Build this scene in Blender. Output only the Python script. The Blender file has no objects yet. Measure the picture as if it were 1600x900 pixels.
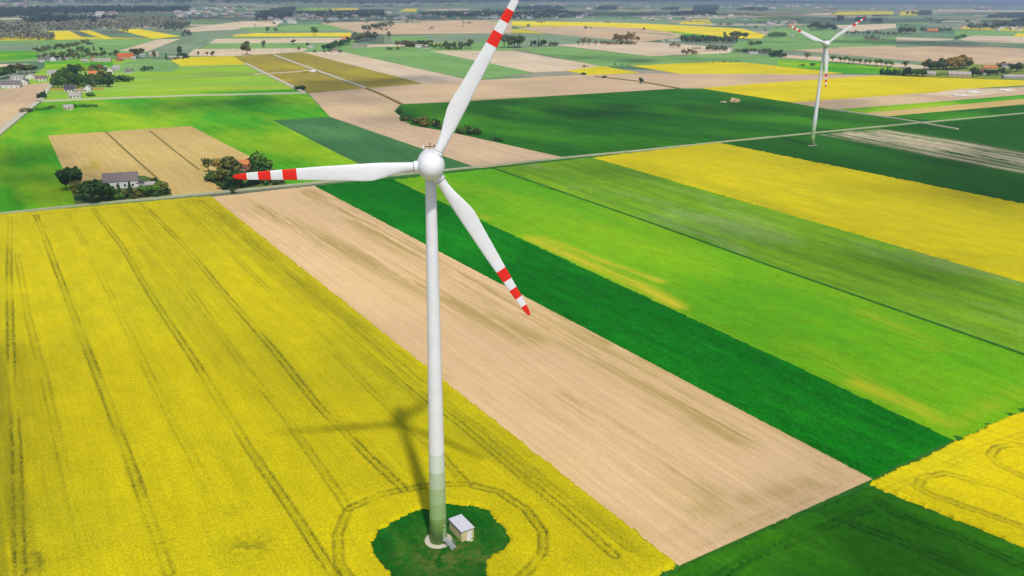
import bpy, bmesh, math, random
import numpy as np
from mathutils import Matrix, Vector
random.seed(7); RNG = np.random.default_rng(11)
scene = bpy.context.scene
COL = scene.collection

# ------------------------------------------------------------------ camera
FPX, W0, H0 = 1300.0, 1600.0, 900.0
CAM_H = 115.4
PITCH = math.atan((450 + 11) / FPX)
ROLL = math.radians(0.7)
Fv = np.array([0, math.cos(PITCH), -math.sin(PITCH)])
_r = np.array([1.0, 0, 0]); _u = np.cross(_r, Fv)
Rv = math.cos(ROLL) * _r + math.sin(ROLL) * _u
Uv = -math.sin(ROLL) * _r + math.cos(ROLL) * _u
cd = bpy.data.cameras.new('camera'); cam = bpy.data.objects.new('camera', cd); COL.objects.link(cam)
cd.sensor_width = 36; cd.lens = 36 * FPX / W0; cd.clip_start = 1; cd.clip_end = 200000
M = Matrix([[Rv[i], Uv[i], -Fv[i], 0] for i in range(3)] + [[0, 0, 0, 1]])
M.translation = (0, 0, CAM_H); cam.matrix_world = M
scene.camera = cam
scene.render.resolution_x, scene.render.resolution_y = 1024, 576

def at(px, py, z=0.0):
    """ground position of a photograph pixel"""
    d = Fv + Rv * (px - 800) / FPX + Uv * (450 - py) / FPX
    t = (z - CAM_H) / d[2]
    return np.array([0, 0, CAM_H]) + d * t
def depth(p): return float((np.array(p) - [0, 0, CAM_H]) @ Fv)

# ------------------------------------------------------------------ light
SUN_EL, SUN_AZ = math.radians(55.8), math.radians(164.0)     # azimuth from +Y towards +X
SUN_DIR = np.array([math.sin(SUN_AZ) * math.cos(SUN_EL), math.cos(SUN_AZ) * math.cos(SUN_EL), math.sin(SUN_EL)])
world = bpy.data.worlds.new('World'); scene.world = world; world.use_nodes = True
wn = world.node_tree.nodes; wl = world.node_tree.links
bg = wn['Background']; sky = wn.new('ShaderNodeTexSky'); sky.sky_type = 'NISHITA'; sky.sun_disc = False
sky.sun_elevation = SUN_EL; sky.sun_rotation = SUN_AZ; sky.air_density = 1.0; sky.dust_density = 1.5
wl.new(sky.outputs[0], bg.inputs[0]); bg.inputs[1].default_value = 0.125
sl = bpy.data.lights.new('sun', 'SUN'); sl.energy = 3.3; sl.angle = math.radians(2.4); sl.color = (1.0, 0.955, 0.87)
sun = bpy.data.objects.new('sun', sl); COL.objects.link(sun)
sun.rotation_euler = Vector(SUN_DIR).to_track_quat('Z', 'Y').to_euler(); sun.location = (0, 0, 400)
vs = scene.view_settings; vs.view_transform = 'Standard'; vs.look = 'None'; vs.gamma = 1; vs.exposure = 0.0
scene.cycles.max_bounces = 6; scene.cycles.transparent_max_bounces = 24; scene.cycles.volume_bounces = 0

# ------------------------------------------------------------------ helpers
def lin(r, g, b):
    f = lambda c: ((c / 255 + 0.055) / 1.055) ** 2.4 if c > 10 else c / 255 / 12.92
    return (f(r), f(g), f(b), 1)
def tag(o, label=None, cat=None, group=None, kind=None):
    if label: o['label'] = label
    if cat: o['category'] = cat
    if group: o['group'] = group
    if kind: o['kind'] = kind
    return o
def empty(name, loc, rz=0, label=None, cat=None, group=None):
    o = bpy.data.objects.new(name, None); COL.objects.link(o); o.empty_display_size = 0.5
    o.location = tuple(loc); o.rotation_euler = (0, 0, rz); tag(o, label, cat, group); return o
def link(name, me, parent=None, mats=()):
    o = bpy.data.objects.new(name, me); COL.objects.link(o); o.parent = parent
    if mats and not me.materials:
        for m in mats: me.materials.append(m)
    return o
def mesh(name, v, f, mats=(), smooth=False, midx=None):
    me = bpy.data.meshes.new(name); me.from_pydata([tuple(map(float, p)) for p in v], [], f); me.update()
    for m in mats: me.materials.append(m)
    if midx is not None: me.polygons.foreach_set('material_index', midx)
    if smooth: me.polygons.foreach_set('use_smooth', [True] * len(me.polygons))
    return me
class MB:
    def __init__(s): s.v = []; s.f = []; s.mi = []
    def box(s, x0, x1, y0, y1, z0, z1, mi=0):
        n = len(s.v)
        s.v += [(x0, y0, z0), (x1, y0, z0), (x1, y1, z0), (x0, y1, z0), (x0, y0, z1), (x1, y0, z1), (x1, y1, z1), (x0, y1, z1)]
        s.f += [tuple(n + k for k in q) for q in ((3, 2, 1, 0), (4, 5, 6, 7), (0, 1, 5, 4), (1, 2, 6, 5), (2, 3, 7, 6), (3, 0, 4, 7))]
        s.mi += [mi] * 6
    def tube(s, p0, p1, r0, r1, n=8, mi=0, cap=True):
        p0 = Vector(p0); p1 = Vector(p1); ax = (p1 - p0).normalized()
        a = ax.orthogonal().normalized(); b = ax.cross(a); k = len(s.v)
        for p, r in ((p0, r0), (p1, r1)):
            for i in range(n):
                t = 2 * math.pi * i / n; s.v.append(tuple(p + (a * math.cos(t) + b * math.sin(t)) * r))
        for i in range(n):
            j = (i + 1) % n; s.f.append((k + i, k + j, k + n + j, k + n + i)); s.mi.append(mi)
        if cap:
            s.f.append(tuple(k + n - 1 - i for i in range(n))); s.f.append(tuple(k + n + i for i in range(n))); s.mi += [mi, mi]
    def lathe(s, prof, n=32, axis='z', mi=0, mis=None):
        """prof: (radius, height) along axis"""
        k = len(s.v)
        for r, h in prof:
            for i in range(n):
                t = 2 * math.pi * i / n; c, q = r * math.cos(t), r * math.sin(t)
                s.v.append((c, q, h) if axis == 'z' else (c, h, -q))
        for a in range(len(prof) - 1):
            for i in range(n):
                j = (i + 1) % n
                s.f.append((k + a * n + i, k + a * n + j, k + a * n + n + j, k + a * n + n + i)); s.mi.append(mis[a] if mis else mi)
        s.f.append(tuple(k + n - 1 - i for i in range(n))); s.mi.append(mis[0] if mis else mi)
        e = k + (len(prof) - 1) * n
        s.f.append(tuple(e + i for i in range(n))); s.mi.append(mis[-1] if mis else mi)
    def build(s, name, mats, parent=None, smooth=False):
        if not isinstance(mats, (list, tuple)): mats = [mats]
        return link(name, mesh(name, s.v, s.f, mats, smooth, s.mi), parent)

# ---- materials
def newmat(name):
    m = bpy.data.materials.new(name); m.use_nodes = True
    nt = m.node_tree; b = nt.nodes['Principled BSDF']; return m, nt, b
def nz(nt, vec, scale, detail=3, rough=0.55):
    n = nt.nodes.new('ShaderNodeTexNoise'); n.inputs['Scale'].default_value = scale
    n.inputs['Detail'].default_value = detail; n.inputs['Roughness'].default_value = rough
    nt.links.new(vec, n.inputs['Vector']); return n.outputs['Fac']
def ramp(nt, fac, a, b):
    r = nt.nodes.new('ShaderNodeMapRange'); r.inputs[1].default_value = a; r.inputs[2].default_value = b
    nt.links.new(fac, r.inputs[0]); return r.outputs[0]
def mix(nt, fac, a, b, mode='MIX'):
    n = nt.nodes.new('ShaderNodeMix'); n.data_type = 'RGBA'; n.blend_type = mode
    for sck, v in ((n.inputs[0], fac), (n.inputs[6], a), (n.inputs[7], b)):
        if isinstance(v, (int, float)): sck.default_value = v
        elif isinstance(v, tuple): sck.default_value = v
        else: nt.links.new(v, sck)
    return n.outputs[2]
def mapping(nt, vec, sx, sy, sz=1.0):
    n = nt.nodes.new('ShaderNodeMapping'); n.inputs['Scale'].default_value = (sx, sy, sz); nt.links.new(vec, n.inputs[0]); return n.outputs[0]

def crop_mat(name, a, b, c=None, row_w=3.0, row_l=60.0, patch=60.0, grain=0.5, gscale=1.3, bump=0.3, stripe=(0.42, 0.62), pr=(0.5, 0.68), track=None, rowc=0.07, mott=0.08):
    """a main, b stripe colour along the rows, c patch colour"""
    m, nt, bs = newmat(name); L = nt.links
    tc = nt.nodes.new('ShaderNodeTexCoord').outputs['Object']
    st = nz(nt, mapping(nt, tc, 1 / row_w, 1 / row_l, 0.01), 1.0, 4, 0.6)
    col = mix(nt, ramp(nt, st, *stripe), a, b)
    if c: 
        p = nz(nt, mapping(nt, tc, 1.6, 0.6, 0.1), 1 / patch, 5, 0.62)
        col = mix(nt, ramp(nt, p, *pr), col, c)
    big = nz(nt, tc, 1 / 150.0, 2); col = mix(nt, 1.0, col, mix(nt, ramp(nt, big, 0.3, 0.7), (0.86, 0.86, 0.86, 1), (1.1, 1.1, 1.1, 1)), 'MULTIPLY')
    g = nz(nt, mapping(nt, tc, 1, 0.8, 1), gscale, 4, 0.7)
    lo = 1 - grain; hi = 1 + grain
    col = mix(nt, 1.0, col, mix(nt, ramp(nt, g, 0.28, 0.72), (lo, lo, lo, 1), (hi, hi, hi, 1)), 'MULTIPLY')
    g3 = nz(nt, mapping(nt, tc, 1 / 0.9, 1 / 40.0, 0.01), 1.0, 3, 0.7)
    col = mix(nt, 1.0, col, mix(nt, ramp(nt, g3, 0.3, 0.7), (1 - rowc, 1 - rowc, 1 - rowc, 1), (1 + rowc, 1 + rowc, 1 + rowc, 1)), 'MULTIPLY')
    g4 = nz(nt, mapping(nt, tc, 1, 0.5, 1), 0.16, 5, 0.7)
    col = mix(nt, 1.0, col, mix(nt, ramp(nt, g4, 0.3, 0.7), (1 - mott, 1 - mott, 1 - mott, 1), (1 + mott, 1 + mott, 1 + mott, 1)), 'MULTIPLY')
    if track:
        at_ = nt.nodes.new('ShaderNodeAttribute'); at_.attribute_name = 'track'
        col = mix(nt, at_.outputs['Fac'], col, track)
    L.new(col, bs.inputs['Base Color']); bs.inputs['Roughness'].default_value = 0.95; bs.inputs['Specular IOR Level'].default_value = 0.06
    if bump:
        bp = nt.nodes.new('ShaderNodeBump'); bp.inputs['Strength'].default_value = bump; bp.inputs['Distance'].default_value = 0.35
        L.new(g, bp.inputs['Height']); L.new(bp.outputs[0], bs.inputs['Normal'])
    return m
def plain(name, col, rough=0.7, var=0.12, scale=1.0, spec=0.2, bump=0.0):
    m, nt, bs = newmat(name)
    tc = nt.nodes.new('ShaderNodeTexCoord').outputs['Object']; g = nz(nt, tc, scale, 5, 0.65)
    lo, hi = 1 - var, 1 + var
    c = mix(nt, 1.0, col, mix(nt, ramp(nt, g, 0.3, 0.7), (lo, lo, lo, 1), (hi, hi, hi, 1)), 'MULTIPLY')
    nt.links.new(c, bs.inputs['Base Color']); bs.inputs['Roughness'].default_value = rough; bs.inputs['Specular IOR Level'].default_value = spec
    if bump:
        bp = nt.nodes.new('ShaderNodeBump'); bp.inputs['Strength'].default_value = bump; bp.inputs['Distance'].default_value = 0.1
        nt.links.new(g, bp.inputs['Height']); nt.links.new(bp.outputs[0], bs.inputs['Normal'])
    return m
def leaf_mat(name, a, b):
    m, nt, bs = newmat(name)
    oi = nt.nodes.new('ShaderNodeObjectInfo'); tc = nt.nodes.new('ShaderNodeTexCoord').outputs['Object']
    g = nz(nt, tc, 7.0, 3)
    c = mix(nt, ramp(nt, g, 0.35, 0.65), a, b)
    v = mix(nt, oi.outputs['Random'], (0.75, 0.8, 0.8, 1), (1.25, 1.2, 1.1, 1))
    nt.links.new(mix(nt, 1.0, c, v, 'MULTIPLY'), bs.inputs['Base Color']); bs.inputs['Roughness'].default_value = 0.8
    bs.inputs['Specular IOR Level'].default_value = 0.1
    return m

MT = {}
MT['rape'] = crop_mat('rapeseed_bloom', (0.585, 0.478, 0.003, 1), (0.50, 0.425, 0.004, 1), (0.37, 0.355, 0.006, 1), 9, 120, 75, 0.34, 2.0, 0.7, (0.40, 0.74), (0.5, 0.80), track=(0.045, 0.075, 0.010, 1), rowc=0.06, mott=0.10)
MT['rape_bright'] = crop_mat('rapeseed_full_bloom', (0.70, 0.555, 0.003, 1), (0.62, 0.50, 0.003, 1), (0.54, 0.47, 0.008, 1), 6, 120, 90, 0.18, 1.4, 0.5, track=(0.12, 0.11, 0.015, 1))
MT['rape_far'] = crop_mat('rapeseed_distant', (0.80, 0.62, 0.004, 1), (0.68, 0.55, 0.004, 1), None, 14, 300, 90, 0.1, 0.4, 0.0)
MT['soil'] = crop_mat('harrowed_sandy_soil', (0.70, 0.475, 0.25, 1), (0.62, 0.405, 0.20, 1), (0.60, 0.415, 0.165, 1), 1.8, 120, 60, 0.15, 2.6, 0.35, (0.38, 0.72), (0.5, 0.78), track=(0.30, 0.21, 0.03, 1), rowc=0.09, mott=0.05)
MT['soil_pink'] = crop_mat('pale_tilled_soil', (0.58, 0.41, 0.25, 1), (0.51, 0.355, 0.215, 1), (0.60, 0.45, 0.23, 1), 5, 150, 120, 0.10, 0.8, 0.1, mott=0.07)
MT['soil_pale'] = crop_mat('dry_pale_soil', (0.68, 0.54, 0.36, 1), (0.60, 0.46, 0.31, 1), (0.56, 0.43, 0.25, 1), 8, 250, 150, 0.08, 0.5, 0.0, mott=0.07)
MT['soil_gold'] = crop_mat('golden_sandy_soil', (0.58, 0.41, 0.14, 1), (0.52, 0.36, 0.12, 1), (0.44, 0.34, 0.03, 1), 2.5, 90, 45, 0.12, 1.2, 0.2, (0.42, 0.62), (0.58, 0.74))
MT['wheat_dark'] = crop_mat('dense_winter_wheat', (0.003, 0.165, 0.003, 1), (0.002, 0.115, 0.003, 1), (0.010, 0.225, 0.003, 1), 4, 80, 70, 0.48, 1.3, 0.9, (0.36, 0.7), (0.48, 0.72), track=(0.003, 0.05, 0.004, 1), rowc=0.10, mott=0.22)
MT['wheat_deep'] = crop_mat('deep_green_wheat', (0.018, 0.135, 0.003, 1), (0.012, 0.095, 0.003, 1), (0.06, 0.25, 0.003, 1), 6, 140, 170, 0.26, 0.9, 0.6, (0.38, 0.66), (0.46, 0.68), track=(0.003, 0.035, 0.004, 1), rowc=0.10, mott=0.18)
MT['wheat_teal'] = crop_mat('bluish_green_crop', (0.055, 0.175, 0.050, 1), (0.042, 0.14, 0.040, 1), (0.09, 0.22, 0.06, 1), 5, 140, 90, 0.16, 0.8, 0.3)
MT['green_bright'] = crop_mat('bright_young_cereal', (0.085, 0.34, 0.003, 1), (0.145, 0.375, 0.003, 1), (0.21, 0.395, 0.003, 1), 9, 160, 110, 0.22, 1.5, 0.6, (0.35, 0.7), (0.42, 0.68), track=(0.52, 0.45, 0.02, 1), rowc=0.08, mott=0.13)
MT['green_vivid'] = crop_mat('vivid_green_cereal', (0.075, 0.37, 0.003, 1), (0.05, 0.29, 0.003, 1), (0.29, 0.47, 0.003, 1), 10, 200, 150, 0.16, 0.9, 0.4, (0.36, 0.66), (0.44, 0.64), rowc=0.07, mott=0.12)
MT['green_olive'] = crop_mat('patchy_olive_cereal', (0.19, 0.36, 0.006, 1), (0.10, 0.25, 0.010, 1), (0.22, 0.31, 0.085, 1), 10, 150, 75, 0.22, 1.2, 0.5, (0.36, 0.66), (0.5, 0.70), rowc=0.09, mott=0.16)
MT['green_mid'] = crop_mat('mid_green_crop', (0.20, 0.37, 0.095, 1), (0.165, 0.32, 0.085, 1), (0.24, 0.38, 0.10, 1), 12, 300, 160, 0.1, 0.5, 0.0, mott=0.1)
MT['green_grey'] = crop_mat('grey_green_crop', (0.215, 0.30, 0.155, 1), (0.17, 0.25, 0.13, 1), (0.25, 0.29, 0.18, 1), 16, 400, 200, 0.1, 0.4, 0.0, mott=0.1)
MT['green_lime'] = crop_mat('lime_green_crop', (0.24, 0.47, 0.02, 1), (0.33, 0.48, 0.02, 1), (0.23, 0.36, 0.10, 1), 16, 500, 100, 0.1, 0.5, 0.0)
MT['olive'] = crop_mat('olive_brown_crop', (0.34, 0.27, 0.035, 1), (0.29, 0.23, 0.03, 1), (0.42, 0.34, 0.015, 1), 4, 130, 110, 0.14, 0.8, 0.1)
MT['wheat_streaky'] = crop_mat('thin_streaky_wheat', (0.016, 0.100, 0.004, 1), (0.011, 0.078, 0.004, 1), (0.022, 0.13, 0.004, 1), 5, 140, 110, 0.22, 0.9, 0.5, track=(0.50, 0.42, 0.26, 1))
MT['grass'] = crop_mat('meadow_grass', (0.006, 0.115, 0.006, 1), (0.010, 0.09, 0.006, 1), (0.03, 0.13, 0.008, 1), 2, 3, 9, 0.45, 2.5, 0.8, track=(0.14, 0.16, 0.03, 1), mott=0.2)
MT['verge'] = crop_mat('dry_verge_grass', (0.22, 0.28, 0.03, 1), (0.16, 0.22, 0.03, 1), None, 2, 30, 20, 0.3, 1.5, 0.3)
MT['yard'] = crop_mat('yard_grass', (0.045, 0.13, 0.012, 1), (0.10, 0.13, 0.03, 1), (0.20, 0.16, 0.06, 1), 3, 6, 14, 0.4, 1.5, 0.5)
MT['flower'] = crop_mat('yellow_flower_meadow', (0.42, 0.47, 0.02, 1), (0.30, 0.45, 0.02, 1), None, 8, 80, 30, 0.15, 0.6, 0.0)
MT['olive_green'] = crop_mat('olive_green_meadow', (0.27, 0.36, 0.05, 1), (0.22, 0.36, 0.05, 1), (0.25, 0.43, 0.03, 1), 14, 300, 70, 0.12, 0.6, 0.0)
MT['gravel'] = plain('pale_gravel', (0.52, 0.47, 0.34, 1), 0.95, 0.15, 0.7, 0.05)
MT['dirt'] = plain('packed_dirt', (0.40, 0.39, 0.24, 1), 0.95, 0.2, 0.4, 0.05)
MT['ditch'] = plain('dark_ditch_grass', (0.03, 0.14, 0.015, 1), 0.95, 0.35, 0.5, 0.05)
MT['furrow'] = plain('dark_furrow_soil', (0.22, 0.17, 0.05, 1), 0.95, 0.25, 0.4, 0.05)

# ground with a patchwork of fields too far off to tell apart
def ground_mat():
    m, nt, bs = newmat('countryside_ground')
    geo = nt.nodes.new('ShaderNodeNewGeometry').outputs['Position']
    vo = nt.nodes.new('ShaderNodeTexVoronoi'); vo.feature = 'F1'; vo.distance = 'CHEBYCHEV'
    mp = nt.nodes.new('ShaderNodeMapping'); mp.inputs['Scale'].default_value = (1 / 620, 1 / 330, 0); mp.inputs['Rotation'].default_value = (0, 0, 0.25)
    nt.links.new(geo, mp.inputs[0]); nt.links.new(mp.outputs[0], vo.inputs['Vector']); vo.inputs['Scale'].default_value = 1
    sp = nt.nodes.new('ShaderNodeSeparateColor'); nt.links.new(vo.outputs['Color'], sp.inputs[0])
    cr = nt.nodes.new('ShaderNodeValToRGB'); cr.color_ramp.interpolation = 'CONSTANT'
    e = cr.color_ramp.elements
    cols = [(0, (0.15, 0.25, 0.12)), (0.22, (0.10, 0.19, 0.09)), (0.42, (0.30, 0.28, 0.20)), (0.55, (0.20, 0.25, 0.15)), (0.72, (0.42, 0.36, 0.25)), (0.84, (0.13, 0.16, 0.10)), (0.965, (0.55, 0.46, 0.03))]
    e[0].position, e[0].color = 0, (*cols[0][1], 1); e[1].position, e[1].color = cols[1][0], (*cols[1][1], 1)
    for p, c in cols[2:]:
        x = e.new(p); x.color = (*c, 1)
    nt.links.new(sp.outputs[0], cr.inputs[0])
    g = nz(nt, geo, 0.02, 4)
    c = mix(nt, 1.0, cr.outputs[0], mix(nt, ramp(nt, g, 0.3, 0.7), (0.8, 0.8, 0.8, 1), (1.15, 1.15, 1.15, 1)), 'MULTIPLY')
    nt.links.new(c, bs.inputs['Base Color']); bs.inputs['Roughness'].default_value = 1; bs.inputs['Specular IOR Level'].default_value = 0.03
    return m
S = 60000
gnd = link('ground', mesh('ground', [(-S, -S, 0), (S, -S, 0), (S, S, 0), (-S, S, 0)], [(0, 1, 2, 3)], [ground_mat()]))
tag(gnd, kind='structure')

# ------------------------------------------------------------------ fields
LAY = [0]
def row_angle(p, q):
    a, b = at(*p), at(*q); d = b - a; return math.atan2(-d[0], d[1])     # local Y along the row
def field(name, pts, mat, row=None, z=None):
    LAY[0] += 1
    z = 0.03 + 0.013 * LAY[0] if z is None else z
    P = [at(*p)[:2] for p in pts]
    ang = row_angle(*row) if row else 0.0
    c, s = math.cos(-ang), math.sin(-ang); o = np.mean(P, 0)
    L = [((p - o)[0] * c - (p - o)[1] * s, (p - o)[0] * s + (p - o)[1] * c) for p in P]
    area = sum(L[i][0] * L[(i + 1) % len(L)][1] - L[(i + 1) % len(L)][0] * L[i][1] for i in range(len(L)))
    if area < 0: L.reverse()
    n = len(L)
    v = [(x, y, z) for x, y in L] + [(x, y, -0.05) for x, y in L]
    f = [tuple(range(n))] + [(i, i + n, (i + 1) % n + n, (i + 1) % n) for i in range(n)]
    f = [f[0]] + [tuple(reversed(q)) for q in f[1:]]
    ob = link(name, mesh(name, v, f, [MT[mat]])); ob.location = (o[0], o[1], 0); ob.rotation_euler = (0, 0, ang)
    return tag(ob, kind='structure')
def strip(name, pts, width, mat, z=None):
    LAY[0] += 1
    z = 0.05 + 0.013 * LAY[0] if z is None else z
    P = [at(*p)[:2] for p in pts]; v = []; f = []; n = len(P)
    for i, p in enumerate(P):
        t = P[min(i + 1, n - 1)] - P[max(i - 1, 0)]; t = t / np.linalg.norm(t); q = np.array([-t[1], t[0]]) * width / 2
        v += [(*(p + q), z), (*(p - q), z), (*(p + q * 1.02), -0.05), (*(p - q * 1.02), -0.05)]
    for i in range(n - 1):
        a = 4 * i; b = a + 4
        f += [(a, a + 1, b + 1, b), (a + 2, a, b, b + 2), (a + 1, a + 3, b + 3, b + 1)]
    f += [(0, 2, 3, 1), (4 * n - 4, 4 * n - 3, 4 * n - 1, 4 * n - 2)]
    return tag(link(name, mesh(name, v, f, [MT[mat]])), kind='structure')

# value noise in numpy
def vnoise(x, y, seed=0):
    xi = np.floor(x).astype(np.int64); yi = np.floor(y).astype(np.int64); fx = x - xi; fy = y - yi
    fx = fx * fx * (3 - 2 * fx); fy = fy * fy * (3 - 2 * fy)
    def h(a, b):
        n = (a * 374761393 + b * 668265263 + seed * 974711) & 0x7fffffff
        n = ((n ^ (n >> 13)) * 1274126177) & 0x7fffffff
        return ((n ^ (n >> 16)) & 0xffff) / 65535.0
    return (h(xi, yi) * (1 - fx) + h(xi + 1, yi) * fx) * (1 - fy) + (h(xi, yi + 1) * (1 - fx) + h(xi + 1, yi + 1) * fx) * fy
def inside(x, y, poly):
    r = np.zeros(x.shape, bool); n = len(poly)
    for i in range(n):
        x0, y0 = poly[i]; x1, y1 = poly[(i + 1) % n]
        if y0 == y1: continue
        r ^= ((y0 > y) != (y1 > y)) & (x < (x1 - x0) * (y - y0) / (y1 - y0) + x0)
    return r
def dist_poly(x, y, pts):
    d = np.full(x.shape, 1e9)
    for (x0, y0), (x1, y1) in zip(pts[:-1], pts[1:]):
        dx, dy = x1 - x0, y1 - y0; t = np.clip(((x - x0) * dx + (y - y0) * dy) / (dx * dx + dy * dy), 0, 1)
        d = np.minimum(d, np.hypot(x - x0 - t * dx, y - y0 - t * dy))
    return d
def crop(name, pts, mat, row, du, dv, h, holes=(), tracks=(), ragged=0.45, rough=0.35, weeds=(), streaks=()):
    """a standing crop as a relief mesh: canopy lumps, wheel tracks pressed in, a ragged stepped edge"""
    ang = row_angle(*row); c, s = math.cos(-ang), math.sin(-ang)
    o = np.mean([at(*p)[:2] for p in pts], 0)
    def loc(p):
        q = at(*p)[:2] - o; return (q[0] * c - q[1] * s, q[0] * s + q[1] * c)
    poly = [loc(p) for p in pts]; hol = [[loc(p) for p in q] for q in holes]
    xs = [p[0] for p in poly]; ys = [p[1] for p in poly]
    nx = int((max(xs) - min(xs)) / du) + 3; ny = int((max(ys) - min(ys)) / dv) + 3
    gx = min(xs) - du + du * np.arange(nx + 1); gy = min(ys) - dv + dv * np.arange(ny + 1)
    X, Y = np.meshgrid(gx, gy, indexing='ij')
    J = RNG.random(X.shape + (2,)) - 0.5
    X = X + J[..., 0] * du * 0.7; Y = Y + J[..., 1] * dv * 0.7
    cx, cy = X[:-1, :-1] + du / 2, Y[:-1, :-1] + dv / 2
    wx = cx + (vnoise(cx / 1.7, cy / 1.7, 3) - 0.5) * ragged * 2; wy = cy + (vnoise(cx / 1.7, cy / 1.7, 5) - 0.5) * ragged * 2
    keep = inside(wx, wy, poly)
    for q in hol: keep &= ~inside(wx, wy, q)
    Z = h * (1 - rough + rough * (0.45 * RNG.random(X.shape) + 0.35 * vnoise(X / 1.1, Y / 1.6, 9) + 0.35 * vnoise(X / 4.5, Y / 9, 2)))
    T = np.zeros(X.shape)
    for ti, (tp, st) in enumerate(tracks):
        tl = [loc(p) for p in tp]; d = dist_poly(X, Y, tl)
        near = d < 3
        w = st * np.clip((vnoise(X / 3.0 + ti * 31, Y / 21.0, 21) - 0.05) * 1.7, 0.28, 1)
        wheel = np.exp(-((d - 0.95) / 0.30) ** 2) * np.minimum(1, w * 1.2); mid = (d < 0.95) * 0.28 * w
        k = np.where(near, np.maximum(wheel, mid), 0)
        k = k * (0.55 + 0.6 * RNG.random(X.shape))
        Z = Z * (1 - 0.8 * np.clip(k, 0, 1)); T = np.maximum(T, np.clip(k, 0, 1))
    for si, (sp, wd, st) in enumerate(streaks):          # thin places along the rows
        d = dist_poly(X, Y, [loc(p) for p in sp]) / wd
        n1 = vnoise(X / 1.1 + 7 * si, Y / 26.0, 33) * 0.6 + vnoise(X / 3.3, Y / 60.0, 35) * 0.5 + vnoise(X / 0.6, Y / 5.0, 36) * 0.25
        T = np.maximum(T, np.clip(np.exp(-d * d) * st * np.clip((n1 - 0.42) * 2.6, 0, 1), 0, 1))
    for (p, r, st) in weeds:
        q = loc(p); d = np.hypot(X - q[0], Y - q[1]) / r
        k = np.exp(-d * d) * st * np.clip((vnoise(X / 1.2, Y / 1.2, 14) * 0.7 + vnoise(X / 0.5, Y / 0.5, 15) * 0.5 - 0.35) * 2.2, 0, 1); T = np.maximum(T, np.clip(k, 0, 1)); Z = Z * (1 - 0.4 * np.clip(k, 0, 1))
    kp = np.zeros((nx + 3, ny + 3), bool); kp[1:-2, 1:-2] = keep[:nx, :ny]
    full = kp[:-1, :-1] & kp[1:, :-1] & kp[:-1, 1:] & kp[1:, 1:]
    Z[~full[:nx + 1, :ny + 1]] = -0.02
    ii, jj = np.nonzero(keep); idx = lambda i, j: i * (ny + 1) + j
    F = np.stack([idx(ii, jj), idx(ii + 1, jj), idx(ii + 1, jj + 1), idx(ii, jj + 1)], 1)
    used, inv = np.unique(F.ravel(), return_inverse=True)
    V = np.stack([X.ravel()[used], Y.ravel()[used], Z.ravel()[used]], 1)
    me = bpy.data.meshes.new(name); nf = len(F)
    me.vertices.add(len(V)); me.vertices.foreach_set('co', V.ravel().astype(np.float32))
    me.loops.add(nf * 4); me.loops.foreach_set('vertex_index', inv.ravel().astype(np.int32))
    me.polygons.add(nf); me.polygons.foreach_set('loop_start', np.arange(0, nf * 4, 4, dtype=np.int32)); me.polygons.foreach_set('loop_total', np.full(nf, 4, np.int32))
    me.update(calc_edges=True); me.validate()
    a = me.attributes.new('track', 'FLOAT', 'POINT'); a.data.foreach_set('value', T.ravel()[used].astype(np.float32))
    me.materials.append(MT[mat]); print(name, 'quads', nf)
    ob = link(name, me); ob.location = (o[0], o[1], 0); ob.rotation_euler = (0, 0, ang)
    return tag(ob, kind='structure')

ROWS = ((490, 290), (1362, 748))         # row direction of the near strips
# --- flat near strips (lowest layers first)
field('grass_verge', [(330, 312), (640, 272), (1180, 212), (1720, 160), (1760, 360), (1760, 1050), (980, 1050), (1020, 860)], 'ditch', ROWS, z=0.004)
field('field_headland', [(490, 291), (1363, 748.5), (1061, 884), (1000, 842)], 'soil', ROWS, z=0.03)
crop('harrowed_field', [(326, 308), (492, 290), (1362, 748), (1060, 884), (1000, 840)], 'soil', ROWS, 0.6, 1.1, 0.14, ragged=0.15, rough=0.9,
     tracks=[([(1070, 862), (1200, 805), (1340, 742)], 0.35), ([(380, 308), (700, 520), (1060, 790)], 0.22), ([(450, 300), (800, 498), (1180, 735)], 0.22), ([(1030, 845), (1150, 790), (1320, 728)], 0.2)],
     streaks=[([(480, 300), (800, 480), (1000, 590), (1150, 680)], 7, 0.7), ([(400, 325), (560, 400), (700, 470), (830, 530)], 7, 0.65), ([(880, 620), (1000, 695), (1110, 770)], 4, 0.55), ([(1000, 560), (1180, 655), (1300, 725)], 5, 0.4),
              ([(1075, 800), (1200, 775), (1300, 745)], 3, 0.4), ([(420, 400), (560, 500), (700, 590)], 3, 0.3), ([(850, 480), (900, 505), (950, 535)], 4, 0.6), ([(720, 640), (900, 770), (1010, 840)], 2.5, 0.35)])
crop('cereal_field', [(610, 281), (772, 263), (1640, 568), (1700, 585), (1700, 600), (1490, 688)], 'green_bright', ((772, 263), (1600, 555)), 1.2, 2.4, 0.3, ragged=0.2, rough=0.3,
     streaks=[([(828, 372), (900, 404), (1000, 446), (1060, 478)], 4.0, 1.0), ([(850, 372), (930, 405), (1030, 440)], 3, 0.8), ([(830, 388), (1000, 468), (1250, 583), (1400, 652)], 1.2, 0.55), ([(1340, 600), (1420, 630), (1470, 660)], 4, 0.7), ([(1250, 545), (1350, 600)], 5, 0.35), ([(1350, 490), (1450, 540)], 6, 0.3), ([(640, 292), (700, 318), (760, 342)], 4, 0.4), ([(1480, 668), (1560, 628), (1640, 592)], 3, 0.3)])
field('cereal_field', [(772, 263), (926, 246), (1640, 454), (1720, 478), (1720, 600), (1600, 555)], 'green_olive', ((772, 263), (1600, 555)), z=0.2)
strip('field_margin', [(768, 262.5), (1000, 343), (1200, 415), (1400, 485), (1640, 569)], 1.5, 'ditch', z=0.5)
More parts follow.
